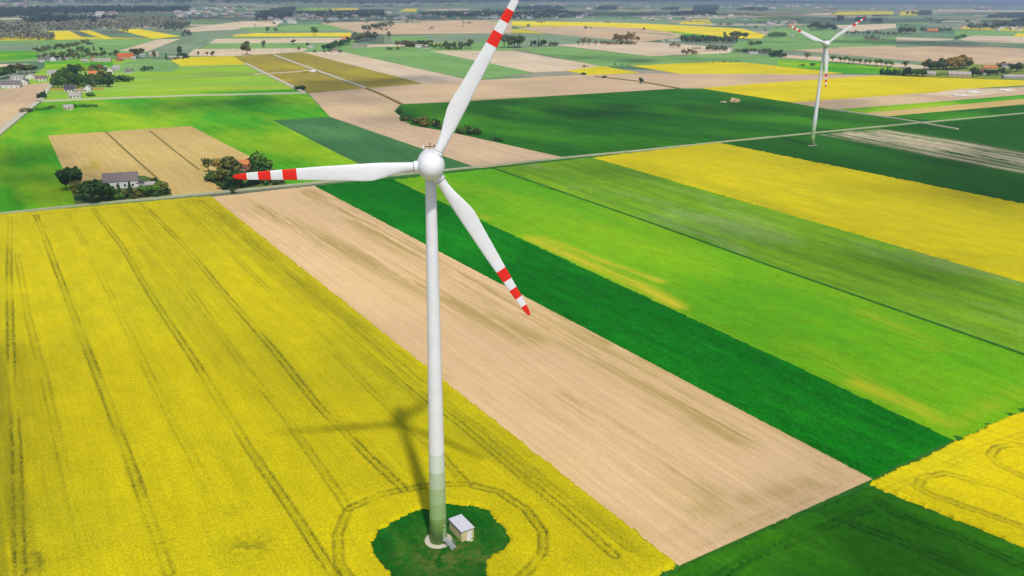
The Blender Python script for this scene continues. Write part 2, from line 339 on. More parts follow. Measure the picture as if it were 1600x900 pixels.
crop('wheat_field', [(490, 290.5), (612, 279), (1490, 687), (1362, 747)], 'wheat_dark', ROWS, 0.9, 1.1, 0.5, ragged=0.25, rough=0.45,
     tracks=[([(570, 298), (800, 405), (1100, 560), (1420, 722)], 0.45), ([(600, 292), (860, 412), (1160, 560), (1440, 700)], 0.35)])
crop('grass_clearing', [(575, 850), (588, 828), (620, 806), (655, 794), (700, 784), (740, 785), (770, 798), (792, 822), (803, 845), (790, 868), (768, 880), (790, 1020), (630, 1020), (606, 905), (582, 875)], 'grass', ROWS, 0.35, 0.35, 0.28, ragged=0.1, rough=0.6,
     weeds=[((690, 878), 6, 0.75), ((740, 868), 5, 0.6), ((650, 872), 5, 0.5), ((715, 858), 4, 0.8), ((684, 850), 4.5, 0.7), ((733, 846), 3.5, 0.8)])
crop('wheat_field', [(1120, 226), (1148, 221.5), (1640, 175), (1720, 168), (1720, 350), (1640, 332)], 'wheat_streaky', ((1320, 212), (1600, 268)), 1.6, 3.5, 0.4, ragged=0.2, rough=0.3,
     streaks=[([(1340, 211), (1450, 229), (1700, 276)], 20, 1.3), ([(1380, 210), (1500, 230), (1700, 266)], 18, 1.2), ([(1290, 211), (1400, 232), (1640, 277)], 5, 0.9), ([(1330, 206), (1450, 226), (1640, 262)], 9, 1.0), ([(1380, 205), (1500, 224), (1640, 250)], 8, 1.0), ([(1318, 213), (1450, 240), (1600, 270)], 4, 1.0), ([(1360, 205), (1420, 212)], 5, 0.8)])

# --- standing rapeseed and wheat with relief
clearing = [(582, 850), (592, 832), (622, 812), (655, 800), (700, 790), (738, 790), (765, 803), (785, 825), (796, 845), (786, 862), (762, 876), (757, 890), (766, 912), (780, 1000), (640, 1000), (612, 900), (590, 872)]
TR = [([(17, 342), (15, 420), (17, 520), (20, 600), (27, 700), (33, 900)], 0.9),
      ([(28, 400), (45, 500), (72, 600), (100, 730), (140, 900)], 0.45),
      ([(57, 338), (75, 385), (110, 480), (165, 620), (220, 770), (265, 900)], 1.0),
      ([(105, 333), (140, 395), (200, 520), (270, 660), (330, 770)], 0.3),
      ([(145, 328), (190, 385), (240, 470), (300, 560), (390, 705), (470, 820), (520, 900)], 0.75),
      ([(185, 325), (240, 385), (300, 460), (370, 560), (450, 660), (505, 740), (545, 798)], 0.45),
      ([(222, 320), (290, 388), (350, 460), (420, 540), (500, 640), (580, 720), (632, 768)], 0.85),
      ([(275, 318), (340, 378), (420, 455), (500, 530), (580, 614), (640, 672), (690, 715)], 0.4),
      ([(312, 316), (380, 370), (480, 460), (560, 535), (665, 625), (730, 675), (800, 735), (880, 800), (960, 872)], 0.75),
      ([(340, 325), (450, 425), (560, 515), (660, 605), (760, 680), (900, 795), (985, 862)], 0.5),
      ([(690, 715), (712, 742), (730, 760)], 0.7),
      ([(45, 340), (60, 337), (110, 333), (160, 328), (200, 325)], 0.55),
      ([(545, 798), (528, 840), (530, 885), (560, 930)], 0.8),
      ([(545, 798), (600, 775), (632, 768), (680, 761), (730, 760), (780, 772), (822, 800), (848, 835), (848, 865), (830, 890), (800, 920)], 1.0)]
crop('rapeseed_field', [(-140, 352), (0, 337), (330, 308), (1058, 885), (1010, 908), (960, 1000), (-140, 1000)], 'rape', ((330, 308), (1058, 885)), 0.46, 0.52, 1.15,
     holes=[clearing], tracks=TR, streaks=[([(300, 318), (520, 490), (665, 620)], 9, 0.30), ([(345, 335), (700, 640), (985, 872)], 5, 0.38), ([(200, 330), (420, 560), (600, 740)], 8, 0.15), ([(-10, 560), (-5, 700), (5, 900)], 9, 0.4), ([(230, 390), (330, 520), (390, 600)], 9, 0.2)], weeds=[((58, 872), 2.2, 0.9), ((392, 855), 4.5, 0.55), ((372, 800), 3, 0.4), ((55, 890), 3.0, 0.8)])
crop('rapeseed_field', [(1355, 757), (1590, 646), (1660, 652), (1700, 905), (1605, 858)], 'rape_bright', ((1355, 762), (1600, 855)), 0.42, 0.42, 1.1,
     tracks=[([(1700, 790), (1640, 770), (1560, 730), (1545, 715), (1555, 702), (1580, 697), (1640, 705)], 0.9), ([(1700, 870), (1600, 828), (1450, 775), (1430, 765), (1440, 750), (1475, 742), (1560, 765), (1680, 815)], 0.9),
             ([(1390, 768), (1440, 748), (1530, 705), (1640, 668)], 0.3)])
crop('wheat_field', [(1060, 886), (1355, 760), (1605, 858), (1700, 905), (1700, 1000), (1000, 1000), (1030, 905)], 'wheat_deep', ((1355, 762), (1600, 855)), 0.6, 0.6, 0.5, rough=0.3, ragged=0.3,
     tracks=[([(1160, 878), (1250, 842), (1372, 790)], 0.8), ([(1372, 785), (1400, 805), (1500, 842), (1640, 905)], 0.9), ([(1335, 822), (1400, 845), (1560, 915)], 0.8), ([(1040, 960), (1160, 878)], 0.6)])
crop('rapeseed_field', [(926, 247), (1122, 224), (1640, 328), (1720, 346), (1720, 478), (1640, 454)], 'rape', ((926, 247), (1640, 454)), 1.1, 1.3, 1.1, ragged=0.9)

# --- fields beyond the lane
field('cereal_field', [(-120, 347), (-120, 260), (0, 211), (42, 174), (64, 159), (240, 152), (480, 146), (516, 183), (427, 188), (500, 226), (604, 278), (450, 291), (0, 336)], 'green_vivid', ((298, 197), (425, 263)))
field('harrowed_field', [(75, 212), (298, 197), (428, 264), (415, 290), (350, 299), (124, 319), (100, 268)], 'soil_gold', ((165, 206), (248, 280)))
strip('field_furrow', [(165, 206), (205, 243), (248, 281)], 1.8, 'furrow'); strip('field_furrow', [(233, 204), (272, 235), (312, 266)], 1.6, 'furrow')
field('farmyard', [(112, 296), (135, 284), (225, 276), (258, 286), (269, 306), (118, 321)], 'yard', z=0.75)
field('farmyard', [(324, 272), (392, 252), (440, 270), (448, 289), (352, 299)], 'yard', z=0.75)
field('wheat_field', [(426, 188), (516, 183), (748, 262), (606, 278)], 'wheat_teal', ((426, 188), (606, 278)))
field('tilled_field', [(482, 146), (572, 138), (628, 164), (616, 174), (642, 196), (700, 206), (884, 247), (748, 263), (516, 183)], 'soil_pink', ((516, 183), (748, 263)))
field('wheat_field', [(626, 163), (700, 160), (1060, 138.5), (1098, 139), (1235, 160), (1310, 172), (1480, 192), (884, 247), (700, 206), (642, 196), (616, 174)], 'wheat_deep', ((642, 196), (884, 247)))
field('rapeseed_field', [(1095, 138), (1200, 129), (1320, 118), (1375, 118), (1480, 122), (1640, 127), (1640, 131), (1540, 137), (1440, 146), (1300, 156), (1235, 160)], 'rape_bright', ((1235, 160), (1540, 136)))
field('tilled_field', [(1235, 160.5), (1300, 156), (1440, 146), (1640, 133), (1640, 146), (1480, 158), (1300, 172)], 'soil_pink', ((1235, 160), (1540, 136)))
field('gravel_patch', [(1440, 148), (1500, 139), (1585, 138), (1590, 143), (1500, 152)], 'soil_pale', ((1235, 160), (1540, 136)))
field('cereal_field', [(1300, 172), (1480, 158), (1640, 145), (1640, 152), (1340, 178)], 'green_vivid', ((1300, 172), (1480, 158)))
field('tilled_field', [(1338, 178), (1640, 151), (1640, 160), (1385, 182)], 'soil_gold', ((1338, 178), (1640, 151)))
field('wheat_field', [(1386, 182), (1640, 160), (1640, 175), (1480, 190)], 'wheat_deep', ((1338, 178), (1640, 151)))
field('tilled_field', [(572, 138), (660, 131), (737, 126), (892, 118), (960, 116), (1062, 138), (700, 160), (628, 163)], 'soil_pink', ((700, 160), (1062, 138)))
field('tilled_field', [(960, 116), (1060, 115), (1322, 117), (1375, 118), (1200, 129.5), (1095, 138), (1062, 138)], 'soil_pink', ((1062, 138), (1322, 117)))
field('meadow', [(0, 141), (90, 96), (180, 92), (268, 94), (284, 103), (386, 101), (480, 145), (64, 159)], 'green_lime', ((200, 120), (430, 114)))
field('meadow', [(170, 112), (195, 98), (228, 92), (266, 94), (282, 104), (270, 113)], 'green_mid', ((200, 120), (430, 114)))
field('tilled_field', [(-60, 150), (0, 141), (40, 133), (82, 128), (64, 160), (42, 174), (0, 211), (-60, 246)], 'soil_pink', ((0, 205), (70, 150)))
field('rapeseed_field', [(267, 94), (300, 89), (364, 88), (386, 101), (283, 103.5)], 'rape_bright', ((267, 94), (364, 88)))
field('flower_meadow', [(235, 141), (330, 136.5), (460, 134.5), (462, 137), (330, 139.5), (240, 143)], 'flower', ((330, 135), (470, 133)))
field('cereal_field', [(200, 149), (330, 143), (470, 139.5), (478, 144.5), (330, 148.5), (200, 152.5)], 'green_vivid', ((330, 135), (470, 133)))
field('cereal_field', [(240, 122), (330, 112), (420, 112), (430, 118), (330, 121), (240, 127)], 'olive_green', ((330, 135), (470, 133)))
field('fallow_field', [(364, 88), (472, 81.5), (662, 131), (572, 138), (482, 145), (386, 101)], 'olive', ((472, 82), (662, 131)))
field('tilled_field', [(473, 82), (530, 80), (737, 126), (662, 131)], 'soil_pale', ((473, 82), (662, 131)))
field('cereal_field', [(530, 80), (565, 74), (660, 76), (690, 80), (832, 114), (737, 125.5)], 'green_mid', ((530, 80), (737, 126)))
field('tilled_field', [(672, 80), (800, 80), (952, 105), (885, 111), (832, 113.5)], 'soil_pale', ((672, 80), (832, 114)))
field('rapeseed_field', [(884, 111), (940, 103.5), (1000, 114), (920, 117.5)], 'rape_bright', ((884, 111), (940, 104)))
field('rapeseed_field', [(985, 103), (1115, 97), (1165, 98), (1320, 114.5), (1260, 116.5), (1060, 115.5)], 'rape_bright', ((985, 103), (1115, 97)))
field('cereal_field', [(800, 76), (870, 72), (1015, 88), (1140, 84), (1260, 91), (1320, 98), (1412, 108), (1376, 115.5), (1320, 115), (1165, 98), (1115, 97), (985, 103), (940, 104)], 'green_mid', ((1015, 88), (1140, 84)))
field('cereal_field', [(1215, 93), (1290, 97), (1412, 107.5), (1376, 115.5), (1320, 115), (1215, 104)], 'green_vivid', ((1290, 97), (1412, 107)))
field('tilled_field', [(1222, 87), (1290, 91), (1452, 105), (1452, 110.5), (1290, 97), (1222, 91)], 'soil_pale', ((1230, 88), (1452, 106)), z=1.9)
# --- distant bands
B = [([(0, 64), (130, 62), (280, 60), (228, 82), (170, 92), (0, 98)], 'green_mid'), ([(0, 69), (62, 69), (60, 80), (0, 80)], 'green_grey'), ([(0, 80.5), (58, 80.5), (60, 91), (0, 96)], 'green_vivid'),
     ([(70, 97), (140, 93), (175, 97), (180, 104), (70, 110)], 'green_vivid'), ([(-20, 101), (45, 100), (40, 105), (-20, 106)], 'soil_pale'),
     ([(186, 80), (246, 62), (282, 61), (230, 81)], 'soil_pale'), ([(228, 82), (285, 60), (348, 58), (291, 86)], 'green_grey'),
     ([(348, 58), (560, 57), (545, 79), (291, 88)], 'green_mid'), ([(325, 68), (338, 61), (540, 59.5), (545, 67)], 'soil_pale'), ([(291, 87.5), (305, 77), (480, 76), (474, 81.5), (364, 88)], 'soil_pale'),
     ([(290, 50), (560, 43), (565, 57), (350, 58.5), (282, 61)], 'green_grey'), ([(362, 57.4), (368, 54.5), (400, 52), (549, 51.5), (549, 57)], 'rape_far'),
     ([(280, 46), (380, 33), (440, 33), (430, 43), (300, 50)], 'soil_pale'), ([(370, 44), (500, 38), (560, 40), (560, 46), (400, 51)], 'green_mid'),
     ([(500, 36), (640, 32), (800, 31), (800, 52), (600, 54), (560, 51)], 'soil_pink'), ([(600, 56), (800, 52), (800, 66), (690, 66), (600, 69)], 'green_grey'), ([(612, 58), (668, 57), (668, 63), (612, 64)], 'green_mid'),
     ([(570, 73.5), (690, 66), (800, 66), (800, 80), (672, 80), (660, 76)], 'green_mid'), ([(575, 71), (690, 67), (690, 72), (573, 74)], 'soil_pale'),
     ([(61, 49), (108, 48.5), (132, 60), (88, 62)], 'rape_far'), ([(122, 48), (142, 48), (178, 61), (163, 61.5)], 'rape_far'), ([(184, 47), (216, 45.3), (282, 57), (240, 61)], 'rape_far'),
     ([(800, 31), (1000, 30), (1062, 36), (1190, 52), (1000, 40), (800, 34)], 'green_grey'), ([(800, 33.2), (900, 34.6), (1000, 36.5), (1160, 45), (1196, 55), (1190, 60.5), (1130, 60), (1060, 52), (1000, 44.5), (900, 41), (800, 38.5)], 'rape_far'),
     ([(1060, 38), (1074, 30.6), (1108, 30.8), (1113, 38)], 'rape_far'), ([(1043, 48), (1075, 52), (1150, 60), (1100, 58.5), (1060, 54)], 'green_vivid'),
     ([(808, 44), (900, 41), (1000, 44.5), (1066, 54), (1060, 59), (1000, 66), (860, 53.5)], 'soil_pink'), ([(800, 53), (860, 53), (985, 65), (960, 70), (800, 76)], 'green_grey'),
     ([(868, 71), (910, 68.5), (1010, 66), (1140, 75), (1160, 82), (1015, 88.5)], 'soil_pale'), ([(985, 49.5), (1045, 54), (1065, 58), (1000, 51)], 'green_grey'),
     ([(1150, 66), (1196, 60), (1400, 58), (1490, 62), (1400, 75), (1240, 79), (1140, 84)], 'green_mid'), ([(1196, 60), (1205, 44), (1280, 44), (1320, 52), (1320, 60)], 'green_mid'),
     ([(1240, 79), (1320, 74), (1500, 71), (1560, 73), (1640, 79), (1640, 106), (1450, 98), (1290, 84)], 'soil_pink'), ([(1285, 84), (1450, 98), (1450, 107), (1260, 90)], 'green_grey'), ([(1412, 107), (1450, 98), (1640, 106), (1640, 127), (1480, 122), (1376, 116)], 'verge'),
     ([(1400, 68), (1490, 63), (1640, 73), (1640, 79), (1510, 71), (1400, 75)], 'green_grey'), ([(1400, 58.5), (1490, 61.5), (1488, 63), (1400, 66)], 'soil_pale'), ([(1497, 63), (1520, 56), (1640, 58), (1640, 69), (1530, 66.5)], 'soil_pale'),
     ([(1490, 48), (1640, 50), (1640, 57.6), (1520, 56), (1494, 62)], 'green_mid'), ([(1582, 58), (1590, 52), (1640, 52), (1640, 58)], 'rape_far'), ([(1300, 40), (1400, 37.5), (1400, 44), (1330, 50)], 'soil_pale'),
     ([(1298, 23.5), (1310, 18.8), (1395, 17.5), (1397, 22.5)], 'rape_far'), ([(1405, 24), (1409, 17.8), (1434, 17), (1434, 24)], 'rape_far'), ([(1466, 34.5), (1480, 32), (1533, 32), (1530, 34.5)], 'soil_pale'),
     ([(1245, 23.5), (1290, 19.5), (1300, 20), (1298, 24)], 'soil_pale'), ([(504, 17), (520, 13.5), (560, 13), (562, 18)], 'rape_far'), ([(624, 17.8), (634, 13.8), (652, 13.8), (650, 18)], 'rape_far'), ([(658, 16), (700, 14), (735, 14), (730, 16.5)], 'soil_pale'), ([(460, 15), (480, 13.2), (515, 13), (504, 17)], 'green_lime'),
     ([(0, 30.5), (0, 29), (58, 28.4), (60, 30)], 'soil_pale'), ([(195, 11.6), (262, 10.6), (262, 9.6), (195, 10.3)], 'soil_pale'), ([(940, 20.5), (945, 19), (1000, 19), (1000, 21)], 'green_lime'), ([(1400, 16), (1500, 15), (1640, 16.5), (1640, 19), (1450, 18)], 'soil_pale')]
for P, mname in B:
    nm = {'rape_far': 'rapeseed_field', 'soil_pale': 'tilled_field', 'soil_pink': 'tilled_field', 'verge': 'meadow'}.get(mname, 'cereal_field')
    field(nm, P, mname, (P[0], P[1]))
# thin far strips of land
rs = random.Random(5)
for i in range(85):
    y = 8 + 30 * rs.random() ** 0.8; x = rs.uniform(-20, 1620); w = rs.uniform(18, 75); hh = rs.uniform(.5, 1.0) * y / 17; sk = rs.uniform(-6, 6)
    if x < 300 and 10 < y < 48: continue
    k = rs.choices(['soil_pale', 'green_grey', 'soil_pink', 'green_mid', 'verge', 'rape_far', 'green_lime'], [6, 5, 3, 3, 3, .7, .8])[0]
    field({'soil_pale': 'tilled_field', 'soil_pink': 'tilled_field', 'rape_far': 'rapeseed_field', 'verge': 'meadow'}.get(k, 'cereal_field'), [(x, y), (x + sk, y - hh), (x + sk + w, y - hh * rs.uniform(.8, 1.1)), (x + w, y + hh * rs.uniform(-.1, .25))], k, ((x, y), (x + w, y)), z=0.2 + .012 * i)
# --- lanes and tracks
strip('country_lane', [(-120, 349), (0, 335.5), (120, 322.5), (270, 308.5), (350, 300.5), (480, 288), (700, 266.5), (880, 247.5), (1000, 236), (1150, 220.5), (1400, 196), (1640, 174)], 2.8, 'dirt', z=0.95)
strip('farm_track', [(56, 159.5), (160, 155), (300, 150), (478, 146)], 6.5, 'gravel', z=1.25)
strip('farm_track', [(-20, 226), (0, 208), (40, 175), (62, 158), (80, 133)], 6, 'gravel', z=1.25)
strip('farm_track', [(428, 86.5), (470, 102), (570, 138)], 6, 'gravel', z=1.3)
strip('farm_track', [(384, 100), (410, 113), (440, 128), (474, 145)], 6, 'gravel', z=1.3)
strip('field_furrow', [(572, 138.5), (600, 150), (628, 164)], 3.5, 'furrow', z=1.25)
strip('farm_track', [(395, 117), (450, 114), (484, 111)], 8, 'soil_pale', z=1.32) if 'soil_pale' in MT else None
strip('field_furrow', [(930, 120), (1000, 128), (1062, 139)], 4, 'furrow', z=1.25)
strip('farm_track', [(1300, 172), (1400, 186), (1496, 203)], 3.0, 'gravel', z=1.25)

# ------------------------------------------------------------------ wind turbines
MT['white'] = plain('white_turbine_paint', (0.72, 0.72, 0.735, 1), 0.5, 0.05, 0.35, 0.3)
MT['red'] = plain('red_warning_paint', (0.72, 0.018, 0.008, 1), 0.5, 0.05, 0.6, 0.3)
GREENS = [plain('tower_green_%s' % n, c, 0.5, 0.04, 0.5, 0.3) for n, c in (('deep', (0.20, 0.33, 0.085, 1)), ('leaf', (0.27, 0.40, 0.16, 1)), ('mid', (0.33, 0.44, 0.22, 1)), ('pale', (0.44, 0.52, 0.36, 1)), ('faint', (0.58, 0.63, 0.55, 1)))]
MT['concrete'] = plain('pale_concrete', (0.50, 0.47, 0.36, 1), 0.9, 0.12, 1.5, 0.1, 0.2)
MT['steel'] = plain('galvanised_steel', (0.34, 0.37, 0.36, 1), 0.5, 0.15, 2, 0.4)
MT['dark_metal'] = plain('dark_metal', (0.05, 0.05, 0.05, 1), 0.5, 0.2, 2, 0.4)
MT['rubber'] = plain('grey_seal', (0.30, 0.30, 0.31, 1), 0.7, 0.1, 2, 0.2)
TW = [MT['white']] + GREENS + [MT['red']]
def blade_mesh():
    R = 35.5; st = [(2.5, .95, .95, .0), (3.3, .90, .88, .0), (4.6, .92, .78, .0), (6.5, 1.08, .62, .10), (8.6, 1.38, .50, .24), (10.6, 1.60, .42, .33), (11.6, 1.63, .39, .35), (13, 1.58, .36, .34), (16, 1.42, .30, .30), (20, 1.27, .25, .24),
                    (24.3, 1.06, .20, .19), (26.8, .95, .17, .17), (28.9, .85, .145, .15), (31.1, .74, .12, .13), (33.1, .62, .095, .11), (34.4, .50, .07, .09), (35.2, .32, .05, .08), (35.5, .10, .02, .08)]
    n = 20; v = []; f = []; mi = []
    for r, hc, ht, off in st:           # half chord, half thickness, shift of the centre to the trailing side
        k = min(1, max(0, (r - 3.3) / 6)); tw = math.radians(16) * (1 - min(1, r / 22)) * k
        for i in range(n):
            t = 2 * math.pi * i / n; c = math.cos(t); s = math.sin(t)
            x = c * hc; y = s * ht * (1 - k * 0.55 * (0.5 - 0.5 * c) - k * .1)          # thinner towards the trailing edge (c = -1)
            x, y = x * math.cos(tw) - y * math.sin(tw), x * math.sin(tw) + y * math.cos(tw)
            v.append((x - off * hc * 1.0, y - 0.0006 * r * r, r))
    for a in range(len(st) - 1):
        rm = (st[a][0] + st[a + 1][0]) / 2 / R
        red = rm > .932 or .815 < rm < .876 or .684 < rm < .755
        for i in range(n):
            j = (i + 1) % n; f.append((a * n + i, a * n + j, a * n + n + j, a * n + n + i)); mi.append(1 if red else 0)
    f.append(tuple(reversed(range(n)))); mi.append(0); f.append(tuple((len(st) - 1) * n + i for i in range(n))); mi.append(1)
    return mesh('blade', v, f, [MT['white'], MT['red']], True, mi)
def turbine(base, yaw, phase, scale, label):
    root = empty('wind_turbine', base, yaw, label, 'wind turbine', 'wind turbines'); root.scale = (scale,) * 3
    # tower
    zs = [0.12, 6.6, 10.3, 14.2, 18.2, 22.5]; rad = lambda z: 1.92 - (1.92 - 1.03) * (z / 82.4) ** 0.93
    prof = []; mis = []
    for k in range(5):
        prof += [(rad(zs[k]), zs[k])]; mis += [k + 1]
    for z in (22.5, 33, 45, 57, 69, 80, 82.6): prof.append((rad(z), z)); mis.append(0)
    mis = mis[:len(prof) - 1]
    m = MB(); m.lathe(prof, 48, mis=mis); tw = m.build('tower', TW, root, True)
    for z in (33.0, 57.0):
        m = MB(); m.lathe([(rad(z) + .012, z - .06), (rad(z) + .02, z), (rad(z) + .012, z + .06)], 48); m.build('tower_seam', MT['white'], tw, True)
    m = MB(); m.lathe([(3.05, -0.05), (3.05, .16), (2.9, .22), (1.5, .24)], 48); m.build('foundation_ring', MT['concrete'], root)
    # door with steps, on the side facing the kiosk
    a = math.radians(-38) - yaw; ca, sa = math.cos(a), math.sin(a)
    d = bpy.data.objects.new('tower_door', None)
    m = MB(); m.box(1.72, 1.96, -.5, .5, 1.5, 3.8); m.box(1.70, 1.99, -.58, .58, 3.8, 3.95); dr = m.build('door', GREENS[1], root); dr.rotation_euler = (0, 0, a)
    m = MB(); m.box(1.97, 2.0, .28, .38, 2.5, 2.75); h = m.build('handle', MT['steel'], dr)
    bpy.data.objects.remove(d)
    m = MB(); m.box(1.9, 3.1, -.75, .75, 1.36, 1.46)
    for k in range(6): m.box(3.1 + .26 * k, 3.4 + .26 * k, -.6, .6, 1.2 - .2 * k, 1.25 - .2 * k)
    for s in (-.68, .68):
        m.tube((3.1, s, 1.4), (4.6, s, .1), .05, .05, 6); m.tube((2.0, s, 2.4), (3.1, s, 2.4), .03, .03, 6); m.tube((3.1, s, 2.4), (4.6, s, 1.1), .03, .03, 6)
        for q, z0, z1 in ((2.1, 1.4, 2.4), (3.1, .1, 2.4), (4.6, .1, 1.1)): m.tube((q, s, z0), (q, s, z1), .035, .035, 6)
    st = m.build('entrance_stairs', MT['steel'], root); st.rotation_euler = (0, 0, a)
    m = MB(); m.box(1.86, 2.05, -.12, .12, 4.6, 4.85); lp = m.build('door_lamp', MT['white'], root); lp.rotation_euler = (0, 0, a)
    # nacelle and hub, axis along -Y
    m = MB(); m.lathe([(.5, 7.2), (1.05, 6.6), (1.6, 5.2), (2.05, 3.2), (2.35, 1.0), (2.42, -.6), (2.36, -1.35)], 40, 'y'); nc = m.build('nacelle', MT['white'], root, True); nc.location = (0, 0, 85)
    m = MB(); m.lathe([(2.28, -1.42), (2.55, -1.75), (2.62, -2.8), (2.60, -3.7), (2.42, -4.8), (2.05, -5.7), (1.55, -6.35), (.95, -6.75), (.35, -6.9)], 40, 'y'); hb = m.build('hub', MT['white'], root, True); hb.location = (0, 0, 85)
    m = MB(); m.lathe([(2.30, -1.2), (2.30, -1.5)], 40, 'y'); g = m.build('hub_gap', MT['rubber'], nc, True)
    m = MB(); m.tube((0, .9, 2.2), (0, .9, 3.3), .06, .05, 8); m.box(-1.2, 1.2, .82, .98, 2.75, 2.87); m.box(-.1, .1, .6, 1.3, 3.3, 3.42); m.tube((.9, .9, 2.8), (.9, .9, 3.2), .05, .1, 8); m.build('wind_vane', MT['dark_metal'], nc)
    m = MB(); m.tube((-1.2, .9, 2.4), (-1.2, .9, 3.15), .16, .16, 10); m.build('beacon_light', MT['white'], nc)
    for k in range(3):
        th = math.radians(phase + 120 * k)
        b = link('blade', BLADE, root); b.matrix_parent_inverse.identity()
        z = Vector((math.cos(th), 0, math.sin(th))); x = Vector((math.sin(th), 0, -math.cos(th))); y = z.cross(x)
        mm = Matrix((x, y, z)).transposed().to_4x4(); mm.translation = (0, -3.6, 85); b.matrix_local = mm
        m = MB(); m.lathe([(1.08, 1.5), (1.08, 3.0), (1.02, 3.12)], 28); cl = m.build('blade_collar', MT['white'], b, True)
        m = MB(); m.lathe([(1.0, 3.1), (1.03, 3.16), (1.0, 3.24)], 28); cl = m.build('pitch_seal', MT['rubber'], b, True)
    return root
BLADE = blade_mesh()
T1 = at(685, 845); T2 = at(1268, 228)
turbine((T1[0], T1[1], 0.06), math.radians(7), 62.2, 1.0, 'large white wind turbine with red banded blades beside the pale kiosk')
turbine((T2[0], T2[1], 0.3), math.radians(-2), 36.5, 0.945, 'smaller distant wind turbine with red tipped blades by the lane')

# ------------------------------------------------------------------ transformer kiosk
MT['kiosk'] = plain('cream_render', (0.60, 0.50, 0.27, 1), 0.85, 0.06, 2, 0.1, 0.1)
MT['kiosk_roof'] = plain('pale_grey_roof', (0.56, 0.55, 0.60, 1), 0.6, 0.06, 1, 0.3)
MT['door_white'] = plain('white_door_paint', (0.72, 0.71, 0.68, 1), 0.5, 0.04, 2, 0.3)
A = at(721.5, 848)[:2]; Bp = at(700.5, 826)[:2]; ang = math.atan2(*(Bp - A)[::-1])       # local X along the long side
k = empty('transformer_kiosk', (*A, 0.05), ang, 'small cream transformer kiosk with flat grey roof beside the turbine', 'kiosk')
LK, WK, HK = 5.6, 3.1, 2.7
m = MB(); m.box(0, LK, -WK, 0, 0, HK); m.build('wall', MT['kiosk'], k)
m = MB(); m.box(-.14, LK + .14, -WK - .14, .14, HK + .003, HK + .2); m.build('roof', MT['kiosk_roof'], k)
m = MB(); m.box(-.165, LK + .165, -WK - .165, .165, HK - .08, HK); m.build('fascia', MT['dark_metal'], k)
m = MB(); m.box(-.06, .02, -WK + .55, -WK + 1.75, .08, 2.2); dr = m.build('door', MT['door_white'], k)
m = MB(); m.box(-.1, -.061, -WK + .65, -WK + .75, 1.05, 1.2); m.build('handle', MT['dark_metal'], dr)
m = MB(); m.box(-.03, .02, -1.1, -.35, 1.3, 1.9)
for q in range(5): m.box(-.06, -.031, -1.08, -.37, 1.33 + q * .11, 1.39 + q * .11)
m.build('vent_grille', MT['kiosk'], k)
m = MB(); m.box(-1.3, -.0, -WK + .3, -.6, -.04, .09); m.build('door_slab', MT['concrete'], k)

# ------------------------------------------------------------------ trees
MT['bark'] = plain('brown_bark', (0.10, 0.075, 0.05, 1), 0.95, 0.3, 5, 0.05)
MT['bark_pale'] = plain('pale_bark', (0.30, 0.27, 0.22, 1), 0.95, 0.3, 5, 0.05)
LEAF = {k_: leaf_mat(n_, a_, b_) for k_, n_, a_, b_ in (
    ('dark', 'dark_leaves', (0.022, 0.060, 0.014, 1), (0.060, 0.120, 0.022, 1)), ('mid', 'green_leaves', (0.050, 0.135, 0.018, 1), (0.12, 0.22, 0.030, 1)), ('fresh', 'fresh_leaves', (0.13, 0.24, 0.015, 1), (0.25, 0.34, 0.03, 1)),
    ('olive', 'olive_leaves', (0.085, 0.105, 0.020, 1), (0.19, 0.19, 0.04, 1)), ('gold', 'budding_golden_leaves', (0.20, 0.14, 0.03, 1), (0.36, 0.25, 0.06, 1)), ('grey', 'grey_green_leaves', (0.10, 0.125, 0.07, 1), (0.18, 0.21, 0.12, 1)),
    ('blossom', 'white_blossom', (0.35, 0.33, 0.24, 1), (0.6, 0.56, 0.44, 1)), ('fir', 'fir_needles', (0.014, 0.045, 0.016, 1), (0.040, 0.085, 0.026, 1)))}
def quads_mesh(name, C, Nn, size, mat=None, seed=0):
    rg = np.random.default_rng(seed); n = len(C)
    Nn = Nn / np.linalg.norm(Nn, axis=1)[:, None]
    a = np.cross(Nn, rg.normal(size=(n, 3))); a /= np.linalg.norm(a, axis=1)[:, None]; b = np.cross(Nn, a)
    s = np.asarray(size).reshape(-1, 1) * (0.7 + 0.6 * rg.random((n, 1)))
    bend = Nn * s * 0.35 * (rg.random((n, 1)) - 0.5)
    V = np.stack([C - a * s - b * s * .6, C + a * s * .9 - b * s * .7 + bend, C + a * s + b * s * .6, C - a * s * .8 + b * s * .75 + bend], 1).reshape(-1, 3)
    me = bpy.data.meshes.new(name)
    me.vertices.add(4 * n); me.vertices.foreach_set('co', V.ravel().astype(np.float32))
    me.loops.add(4 * n); me.loops.foreach_set('vertex_index', np.arange(4 * n, dtype=np.int32))
    me.polygons.add(n); me.polygons.foreach_set('loop_start', np.arange(0, 4 * n, 4, dtype=np.int32)); me.polygons.foreach_set('loop_total', np.full(n, 4, np.int32))
    me.update(calc_edges=True)
    if mat: me.materials.append(mat)
    return me
